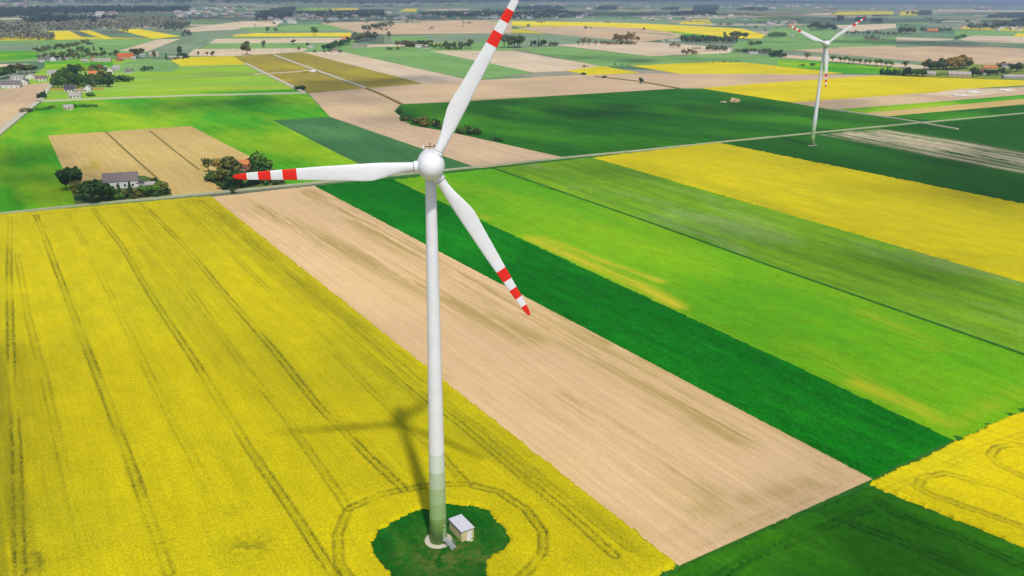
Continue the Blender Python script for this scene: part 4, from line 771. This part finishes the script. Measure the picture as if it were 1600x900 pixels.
house(223, 89, 7, 'wall_white', 'roof_pale', 'white house behind the large round tree', 0, 7, 3, 3, V); house(241, 88, 14, 'wall_cream', 'roof_pale', 'pale house behind the brown columnar tree', 0, 8, 4.5, 3); house(274, 92, 20, 'wall_cream', 'roof_pale', 'long low pale shed left of the tall poplar', 0, 8, 2.8, 1.8, nwin=3, name='shed', cat='shed')
# centre
house(486, 76, 8, 'wall_white', 'roof_pale', 'lone white house left of the central hamlet', .3, 8, 3.6, 3); house(523, 83, 9, 'wall_white', 'roof_brown', 'white house at the foot of the central hamlet', .2, 9, 4, 3); house(540, 62, 13, 'wall_tan', 'roof_orange', 'orange roofed house at the top of the central hamlet', 0, 9, 4, 4, chim=True); house(549, 62, 5, 'wall_white', 'roof_pale', 'white gable right of the orange roofed house', 0, 7, 5, 3, gable=True)
house(654, 75, 10, 'wall_white', 'roof_pale', 'taller white farmhouse left of the upper blade', 0, 9, 5, 2.5); house(664, 76.5, 12, 'wall_white', 'roof_grey', 'low white farm shed left of the upper blade', -.1, 8, 3, 2, name='shed', cat='shed')
house(829, 72, 7, 'wall_cream', 'roof_pale', 'left pale cottage right of the upper blade', 0, 8, 3, 2); house(856, 72.5, 9, 'wall_cream', 'roof_pale', 'right pale cottage beside the dark pointed trees', 0, 8, 3, 2); house(1054, 64, 20, 'wall_white', 'roof_pale', 'long white shed left of the long dark belt', -.1, 10, 3.5, 1.5, name='shed', cat='shed'); house(1036, 65, 6, 'wall_cream', 'roof_pale', 'small pale shed left of the long white shed', 0, 8, 3, 1.5, name='shed', cat='shed', nwin=1)
house(1139, 81, 7, 'wall_white', 'roof_pale', 'white gabled house among olive trees', 0, 9, 4, 5, gable=True); house(1147, 81, 6, 'wall_white', 'roof_pale', 'low white wing right of the gabled house', 0, 7, 2.5, 1.5, name='shed', cat='shed', nwin=1); house(1177, 84, 14, 'wall_white', 'roof_pale', 'low white building right of the gabled house', 0, 8, 3, 1.5)
# right village
house(1453, 120, 15, 'wall_tan', 'roof_pale', 'beige house with pale roof at the village edge', -.2, 9, 3.5, 3.6, nwin=2, z=1.2); house(1499, 121, 32, 'wall_tan', 'roof_pale', 'brown house with broad grey roof by the rapeseed', 0, 11, 3.6, 4, nwin=4, z=1.2); house(1536, 118, 19, 'wall_white', 'roof_maroon', 'house with dark red roof in the right village', -.35, 9, 4.2, 3.6, nwin=3, chim=True, z=1.2); house(1586, 124, 34, 'wall_grey', 'roof_pale', 'long low shed with grey roof at the right edge', .25, 9, 2.8, 2.6, nwin=4, name='shed', cat='shed', z=1.2)
house(1547, 110, 20, 'wall_tan', 'roof_orange', 'long house with faded orange roof behind the red one', 0, 9, 3.5, 3, z=1.2); house(1572, 107, 13, 'wall_white', 'roof_grey', 'pale house behind the trees of the right village', 0, 9, 3.5, 3, z=1.2); house(1362, 62, 18, 'wall_brick', 'roof_brown', 'low brick farm with brown roof right of the far turbine', 0, 9, 3.2, 3); house(1381, 62, 7, 'wall_grey', 'roof_pale', 'small grey shed right of the low brick farm', 0, 7, 3, 2, name='shed', cat='shed'); house(1457, 50, 16, 'wall_brick', 'roof_orange', 'farm with bright orange roof in the far right', 0, 12, 5, 6); house(1427, 49, 5, 'wall_white', 'roof_pale', 'white house left of the far orange roofed farm', 0, 8, 4, 3)
house(1238, 58, 5, 'wall_white', 'roof_pale', 'white house under the left blade of the far turbine', 0, 8, 4, 3)

# board fence behind the plantation houses
fa, fb = at(78, 141.5), at(163, 141); fl = float(np.linalg.norm((fb - fa)[:2])); fr = empty('board_fence', (fa[0], fa[1], 0.9), math.atan2(fb[1] - fa[1], fb[0] - fa[0]), 'tan board fence in front of the plantation block', 'fence')
MT['boards'] = plain('tan_boards', (0.46, 0.27, 0.07, 1), .9, .2, .8, .05); nf_ = 14; pm = MB(); pm.box(.12, fl / nf_ - .12, -.04, .04, .1, 2.2); pmesh = mesh('panel', pm.v, pm.f, [MT['boards']])
po = MB(); po.box(-.1, .1, -.1, .1, -.9, 2.4); pomesh = mesh('post', po.v, po.f, [MT['bark']])
for i in range(nf_ + 1):
    q = link('post', pomesh, fr); q.location = (i * fl / nf_, 0, 0)
    if i < nf_: q = link('panel', pmesh, fr); q.location = (i * fl / nf_, 0, 0)
# ------------------------------------------------------------------ heaps
def heap(px, py, wpx, hm, mat, label, name, cat):
    p = at(px, py); w = wpx * depth(p) / FPX; rg = np.random.default_rng(int(px)); bm = bmesh.new(); bmesh.ops.create_icosphere(bm, subdivisions=3, radius=1)
    for vv in bm.verts:
        q = 1 + .25 * math.sin(vv.co.x * 5 + px) * math.cos(vv.co.y * 4) + rg.normal() * .05; vv.co = Vector((vv.co.x * w / 2 * q, vv.co.y * w / 3 * q, max(-.1, vv.co.z) * hm * q))
    me = bpy.data.meshes.new(name); bm.to_mesh(me); bm.free(); me.materials.append(MT[mat]); o = link(name, me); o.location = (p[0], p[1], 0.75); tag(o, label, cat)
heap(1147, 160, 15, 4.2, 'soil', 'brown soil heap in the deep green field under the rapeseed', 'soil_heap', 'heap')
heap(1131, 161, 10, 1.2, 'soil_pale', 'low pale heap left of the brown soil heap', 'soil_heap', 'heap')
heap(489, 113, 9, 3.0, 'wall_white', 'white heap of stones beside the track in the olive field', 'stone_heap', 'heap')
heap(478, 114, 9, 2.0, 'verge', 'low grassy heap left of the white stones', 'grass_heap', 'heap')
heap(1522, 145, 24, 1.5, 'wall_white', 'broad white sheet covered heap in the pale works area', 'covered_heap', 'heap')
heap(1570, 142, 20, 1.5, 'wall_white', 'long white heap at the right of the pale works area', 'covered_heap', 'heap')
heap(1500, 150, 26, 1.0, 'wall_white', 'low white heap along the green strip by the works area', 'covered_heap', 'heap')

# ------------------------------------------------------------------ distant woods and towns
def wood(name, areas, dens, hm, cols, label, leaves=26, seed=1, wide=0.42):
    """a wood that reads as one mass: many small crowns of leaf faces"""
    rg = np.random.default_rng(seed); C = []; N = []; Sz = []
    for poly in areas:
        P = [at(*p)[:2] for p in poly]; a = np.array(P); lo, hi = a.min(0), a.max(0)
        n = int((hi - lo)[0] * (hi - lo)[1] * dens); n = min(n, 60000)
        xy = lo + rg.random((n, 2)) * (hi - lo); xy = xy[inside(xy[:, 0], xy[:, 1], P)]
        for x, y in xy:
            h = hm * rg.uniform(.7, 1.25); d = rg.normal(size=(leaves, 3)); d /= np.linalg.norm(d, axis=1)[:, None]
            q = d * (.75 + .3 * rg.random((leaves, 1))) * np.array([h * wide, h * wide, h * .42]) + np.array([x, y, h * .55])
            C.append(q); N.append(d + rg.normal(size=(leaves, 3)) * .3); Sz.append(np.full(leaves, h * .17))
    C = np.concatenate(C); N = np.concatenate(N); Sz = np.concatenate(Sz)
    me = quads_mesh(name, C, N, Sz, None, seed)
    m, nt, bs = newmat(name + '_foliage'); geo = nt.nodes.new('ShaderNodeNewGeometry').outputs['Position']
    g = nz(nt, geo, 0.012, 3); g2 = nz(nt, geo, 0.09, 2)
    c = mix(nt, ramp(nt, g, .4, .6), cols[0], cols[1]); c = mix(nt, ramp(nt, g2, .3, .7), c, cols[2]) if len(cols) > 2 else c
    nt.links.new(c, bs.inputs['Base Color']); bs.inputs['Roughness'].default_value = .9; bs.inputs['Specular IOR Level'].default_value = .05
    me.materials.append(m); o = link(name, me); print(name, len(C)); return tag(o, label, 'woods', kind='stuff')
wood('pine_forest', [[(-40, 15), (110, 13), (300, 12.5), (290, 19), (180, 20.5), (66, 23), (60, 27), (-40, 28)], [(36, 33), (70, 28), (190, 30), (150, 37), (70, 40), (40, 40)]], 1 / 900, 17, ((.022, .042, .03, 1), (.04, .06, .042, 1)), 'dark blue pine forest far off at the upper left', 12, 2, .6)
wood('leafless_wood', [[(-30, 38), (70, 41), (60, 50), (88, 63), (-30, 62)], [(70, 41), (190, 31), (290, 31), (290, 42), (190, 46), (70, 48)]], 1 / 520, 15, ((.22, .195, .15, 1), (.27, .24, .18, 1), (.16, .18, .11, 1)), 'greyish brown wood behind the far rapeseed at the left', 16, 3, .5)
wood('wooded_belt', [[(400, 21), (450, 12.5), (462, 13), (458, 30), (400, 33)], [(462, 20), (600, 17.5), (600, 26), (540, 30), (470, 26)], [(655, 21), (800, 19.5), (800, 26), (700, 28), (660, 25)], [(800, 12.5), (870, 9.5), (885, 15), (860, 16), (800, 16)], [(800, 22), (860, 17), (910, 22), (905, 28), (800, 30)]], 1 / 1100, 14, ((.045, .065, .042, 1), (.08, .095, .065, 1)), 'dark belts of trees round the far villages', 14, 4, .55)
wood('far_copses', [[(1045, 22), (1110, 18), (1120, 23), (1060, 24)], [(933, 16), (935, 11), (962, 10), (964, 16)], [(1030, 15), (1060, 12), (1060, 16)], [(1083, 17), (1085, 9), (1122, 9), (1122, 17)], [(1150, 16), (1175, 12), (1200, 14), (1198, 17)], [(1434, 24), (1436, 18), (1456, 18), (1454, 24)], [(1308, 33), (1310, 27), (1317, 27), (1316, 34)], [(1335, 34), (1340, 29), (1353, 30), (1352, 35)], [(1360, 36), (1362, 32), (1377, 32), (1376, 36)], [(1538, 28), (1560, 23), (1640, 20), (1640, 29)], [(1575, 35), (1600, 31), (1640, 31), (1640, 36)], [(258, 47), (260, 36), (275, 33), (296, 40), (290, 47)], [(282, 58), (284, 53), (296, 53), (297, 58)]], 1 / 420, 13, ((.07, .09, .06, 1), (.11, .12, .085, 1)), 'scattered grey green copses on the far plain', 16, 5, .5)
wood('horizon_forest', [[(-60, 7), (-60, 3), (300, 2), (300, 6.5)], [(270, 4.5), (280, 1), (600, .5), (830, .5), (830, 4.5), (560, 8.5), (400, 6.5)], [(830, 4), (830, 1), (1180, 1), (1180, 4.5)], [(1180, 6), (1180, 3.5), (1640, 4.5), (1640, 7.2)]], 1 / 16000, 30, ((.025, .04, .03, 1), (.04, .055, .04, 1)), 'continuous blue forest along the horizon', 10, 6, 1.3)
CLUMPS = []
rs = random.Random(9)
for i in range(150):
    y = 8 + 42 * rs.random(); x = rs.uniform(-10, 1610); w = rs.uniform(3, 26) * rs.random(); h_ = rs.uniform(.25, .6) * (.6 + y / 40)
    CLUMPS.append([(x, y), (x + w * .1, y - h_), (x + w + 2, y - h_), (x + w + 1, y)])
wood('scattered_copses', CLUMPS, 1 / 240, 10, ((.09, .11, .07, 1), (.13, .14, .09, 1), (.17, .16, .10, 1)), 'small hedges and copses dotted over the far plain', 14, 8, .5)
def far_trees():
    rg = np.random.default_rng(77); keys = list(LEAF); C = []; N = []; Sz = []; MI = []
    shp = {'round': (.40, .40, .56), 'wide': (.50, .38, .55), 'tall': (.20, .46, .54), 'open': (.38, .38, .6), 'fir': (.2, .46, .5), 'bush': (.62, .42, .42)}
    for x, y, h, kd, lf in FAR:
        wx, wz, cz = shp[kd]; n = 70 if kd == 'open' else 95
        d = rg.normal(size=(n, 3)); d /= np.linalg.norm(d, axis=1)[:, None]; lump = 1 + .28 * np.sin(d[:, :1] * 5 + x) * np.cos(d[:, 1:2] * 4 + d[:, 2:] * 5)
        C.append(d * (.55 + .5 * rg.random((n, 1))) * lump * np.array([wx, wx, wz]) * h + np.array([x, y, h * cz])); N.append(d + rg.normal(size=(n, 3)) * .4); Sz.append(np.full(n, h * .085)); MI += [keys.index(lf)] * n
        k = 3; C.append(np.stack([np.full(k, x), np.full(k, y), h * np.array([.08, .2, .32])], 1)); N.append(rg.normal(size=(k, 3)) * [1, 1, .1]); Sz.append(np.full(k, h * .05)); MI += [len(keys)] * k
    me = quads_mesh('hedgerow_trees', np.concatenate(C), np.concatenate(N), np.concatenate(Sz), None, 5)
    for k in keys: me.materials.append(LEAF[k])
    me.materials.append(MT['bark']); me.polygons.foreach_set('material_index', MI); me.update()
    tag(link('hedgerow_trees', me), 'small trees and bushes of the far hedgerows, gardens and copses', 'trees', kind='stuff'); print('far trees', len(FAR))
far_trees()
fh = []
for wn_, rc in (('wall_white', 'roof_pale'), ('wall_white', 'roof_grey'), ('wall_cream', 'roof_brown'), ('wall_grey', 'roof_pale'), ('wall_white', 'roof_pale')):
    m = MB(); m.box(-6, 6, -4, 4, -.3, 4.2); v = m.v; n = 8
    m.v += [(-6, 0, 7.4), (6, 0, 7.4)]; m.f += [(4, 5, 9, 8), (6, 7, 8, 9), (5, 6, 9), (7, 4, 8)]; m.mi += [1, 1, 0, 0]; m.f.pop(1); m.mi.pop(1)
    fh.append(mesh('far_house', m.v, m.f, [MT[wn_], MT[rc]], False, m.mi))
LOOK = ('white pale-roofed house', 'white grey-roofed house', 'cream brown-roofed house', 'grey pale-roofed house', 'white light-roofed house')
def town(x0, x1, y0, y1, n, label, group, sc=(.9, 1.5)):
    L_ = []
    for i in range(n):
        px, py = random.uniform(x0, x1), random.uniform(y0, y1); k = random.randrange(len(fh)); p = at(px, py); o = link('far_house', fh[k]); o.location = (p[0], p[1], 1.0)
        o.rotation_euler = (0, 0, random.uniform(-.8, .8)); s = random.uniform(*sc); o.scale = (s * random.uniform(.9, 1.6), s, s); tag(o, label, 'house', group); L_.append((px, py, k, o))
    where = label[label.index(' in ') if ' in ' in label else label.index('house') + 5 if 'house' in label else label.index('building') + 8:].strip()
    L_.sort(key=lambda e: e[0])
    for i, (px, py, k, o) in enumerate(L_):
        o['label'] = '%s %s, %s' % (LOOK[k], where, ORD[i] + ' from left' if n <= 22 else ('far ' if py < (y0 + y1) / 2 else 'near ') + ('left', 'left centre', 'right centre', 'right')[min(3, int(4 * i / n))] + ' part')
town(275, 400, 13, 28, 62, 'small pale house in the far town at the upper left', 'houses of the far town', (1.0, 1.9))
town(455, 600, 23, 32, 28, 'small pale house in the far village behind the central hamlet', 'houses behind the central hamlet', (1, 1.9)); town(600, 790, 21, 31, 32, 'small pale house in the far village left of the upper blade', 'houses left of the upper blade', (1, 2))
town(800, 930, 22, 30, 34, 'small pale house in the far village right of the upper blade', 'houses right of the upper blade', (1, 1.9)); town(1000, 1180, 24, 32, 22, 'small pale house scattered above the distant rapeseed', 'houses above the distant rapeseed', (1, 1.8)); town(820, 1200, 6, 15, 22, 'tiny pale house near the horizon in the centre', 'houses near the horizon centre', (1.8, 3.2))
town(1200, 1300, 9, 14, 14, 'tiny pale house near the horizon above the far turbine', 'houses above the far turbine', (2, 4)); town(1200, 1250, 33, 42, 14, 'small house left of the far turbine blades', 'houses left of the far turbine', (1, 1.7)); town(1505, 1600, 40, 49, 18, 'small house of the far right hamlet', 'houses of the far right hamlet', (.9, 1.5)); town(1340, 1600, 10, 17, 20, 'tiny pale house near the horizon at the right', 'houses near the right horizon', (2, 4)); town(140, 180, 25.5, 28, 7, 'white building in the wood clearing at the upper left', 'white buildings in the wood clearing', (1.5, 3)); town(0, 60, 9, 13, 12, 'tiny white building beyond the pine forest', 'white buildings beyond the pine forest', (2, 3.5)); town(400, 470, 31, 39, 9, 'small white house below the dark far wood', 'houses below the dark far wood', (1, 1.8))

# ------------------------------------------------------------------ broken cloud above the fields (casts the drifting shade)
def cloud_mat():
    m, nt, bs = newmat('cloud_vapour'); out = nt.nodes['Material Output']
    tr = nt.nodes.new('ShaderNodeBsdfTransparent'); df = nt.nodes.new('ShaderNodeBsdfTranslucent'); df.inputs[0].default_value = (.9, .9, .92, 1)
    ms = nt.nodes.new('ShaderNodeMixShader'); geo = nt.nodes.new('ShaderNodeTexCoord').outputs['Object']
    nt.links.new(ramp(nt, nz(nt, geo, .03, 4), .3, .75), ms.inputs[0]); mul = nt.nodes.new('ShaderNodeMath'); mul.operation = 'MULTIPLY'; mul.inputs[1].default_value = .46
    nt.links.new(ms.inputs[0].links[0].from_socket, mul.inputs[0]); nt.links.new(mul.outputs[0], ms.inputs[0])
    nt.links.new(tr.outputs[0], ms.inputs[1]); nt.links.new(df.outputs[0], ms.inputs[2]); nt.links.new(ms.outputs[0], out.inputs['Surface']); return m
CM = cloud_mat()
def cloud(p0, p1, width, n, seed, r=1.0):
    rg = np.random.default_rng(seed); a = at(*p0); b = at(*p1); zc = 900.0; off = SUN_DIR * zc / SUN_DIR[2]
    bm = bmesh.new(); c0 = (a + b) / 2 + off
    for i in range(n):
        t = rg.random(); q = a + (b - a) * t + off - c0; rr = width * rg.uniform(.25, .6) * r
        mt = Matrix.Translation((q[0] + rg.normal() * width * .5, q[1] + rg.normal() * width * .5, rg.uniform(0, 25))) @ Matrix.Diagonal((rr, rr * rg.uniform(.7, 1.1), rr * .35, 1))
        bmesh.ops.create_icosphere(bm, subdivisions=3, radius=1, matrix=mt)
    for v in bm.verts: v.co += Vector(rg.normal(size=3)) * width * .025
    me = bpy.data.meshes.new('cloud'); bm.to_mesh(me); bm.free(); me.materials.append(CM); o = link('cloud', me); o.location = tuple(c0)
    tag(o, kind='structure')
for i, (a, b, w, n) in enumerate((((0, 235), (60, 310), 42, 16), ((250, 165), (480, 158), 60, 22), ((1480, 310), (1640, 240), 70, 20), ((680, 172), (1300, 176), 75, 40), ((1180, 880), (1640, 900), 26, 18), ((470, 138), (680, 126), 60, 22),
        ((1150, 370), (1640, 480), 26, 22), ((800, 258), (1000, 285), 30, 14), ((-90, 800), (-40, 560), 22, 12), ((380, 195), (500, 250), 26, 10), ((640, 300), (760, 330), 22, 8), ((1230, 560), (1420, 640), 16, 7), ((0, 225), (75, 320), 36, 14), ((420, 28), (800, 26), 480, 40), ((850, 20), (1150, 22), 600, 40), ((1200, 32), (1640, 34), 450, 40), ((1280, 66), (1640, 72), 170, 26), ((860, 90), (1100, 96), 90, 14))): cloud(a, b, w, n, i + 1)

# ------------------------------------------------------------------ air
m, nt, bs = newmat('haze_air'); nt.nodes.remove(bs); pv = nt.nodes.new('ShaderNodeVolumePrincipled')
pv.inputs['Color'].default_value = (0.60, 0.77, 1.0, 1); pv.inputs['Density'].default_value = 9e-5; pv.inputs['Anisotropy'].default_value = 0.2
nt.links.new(pv.outputs[0], nt.nodes['Material Output'].inputs['Volume'])
mb = MB(); mb.box(-S - 500, S + 500, -S - 500, S + 500, -1.2, 170); hz = mb.build('haze', m); tag(hz, 'thin pale haze over the whole plain', 'haze', kind='stuff')
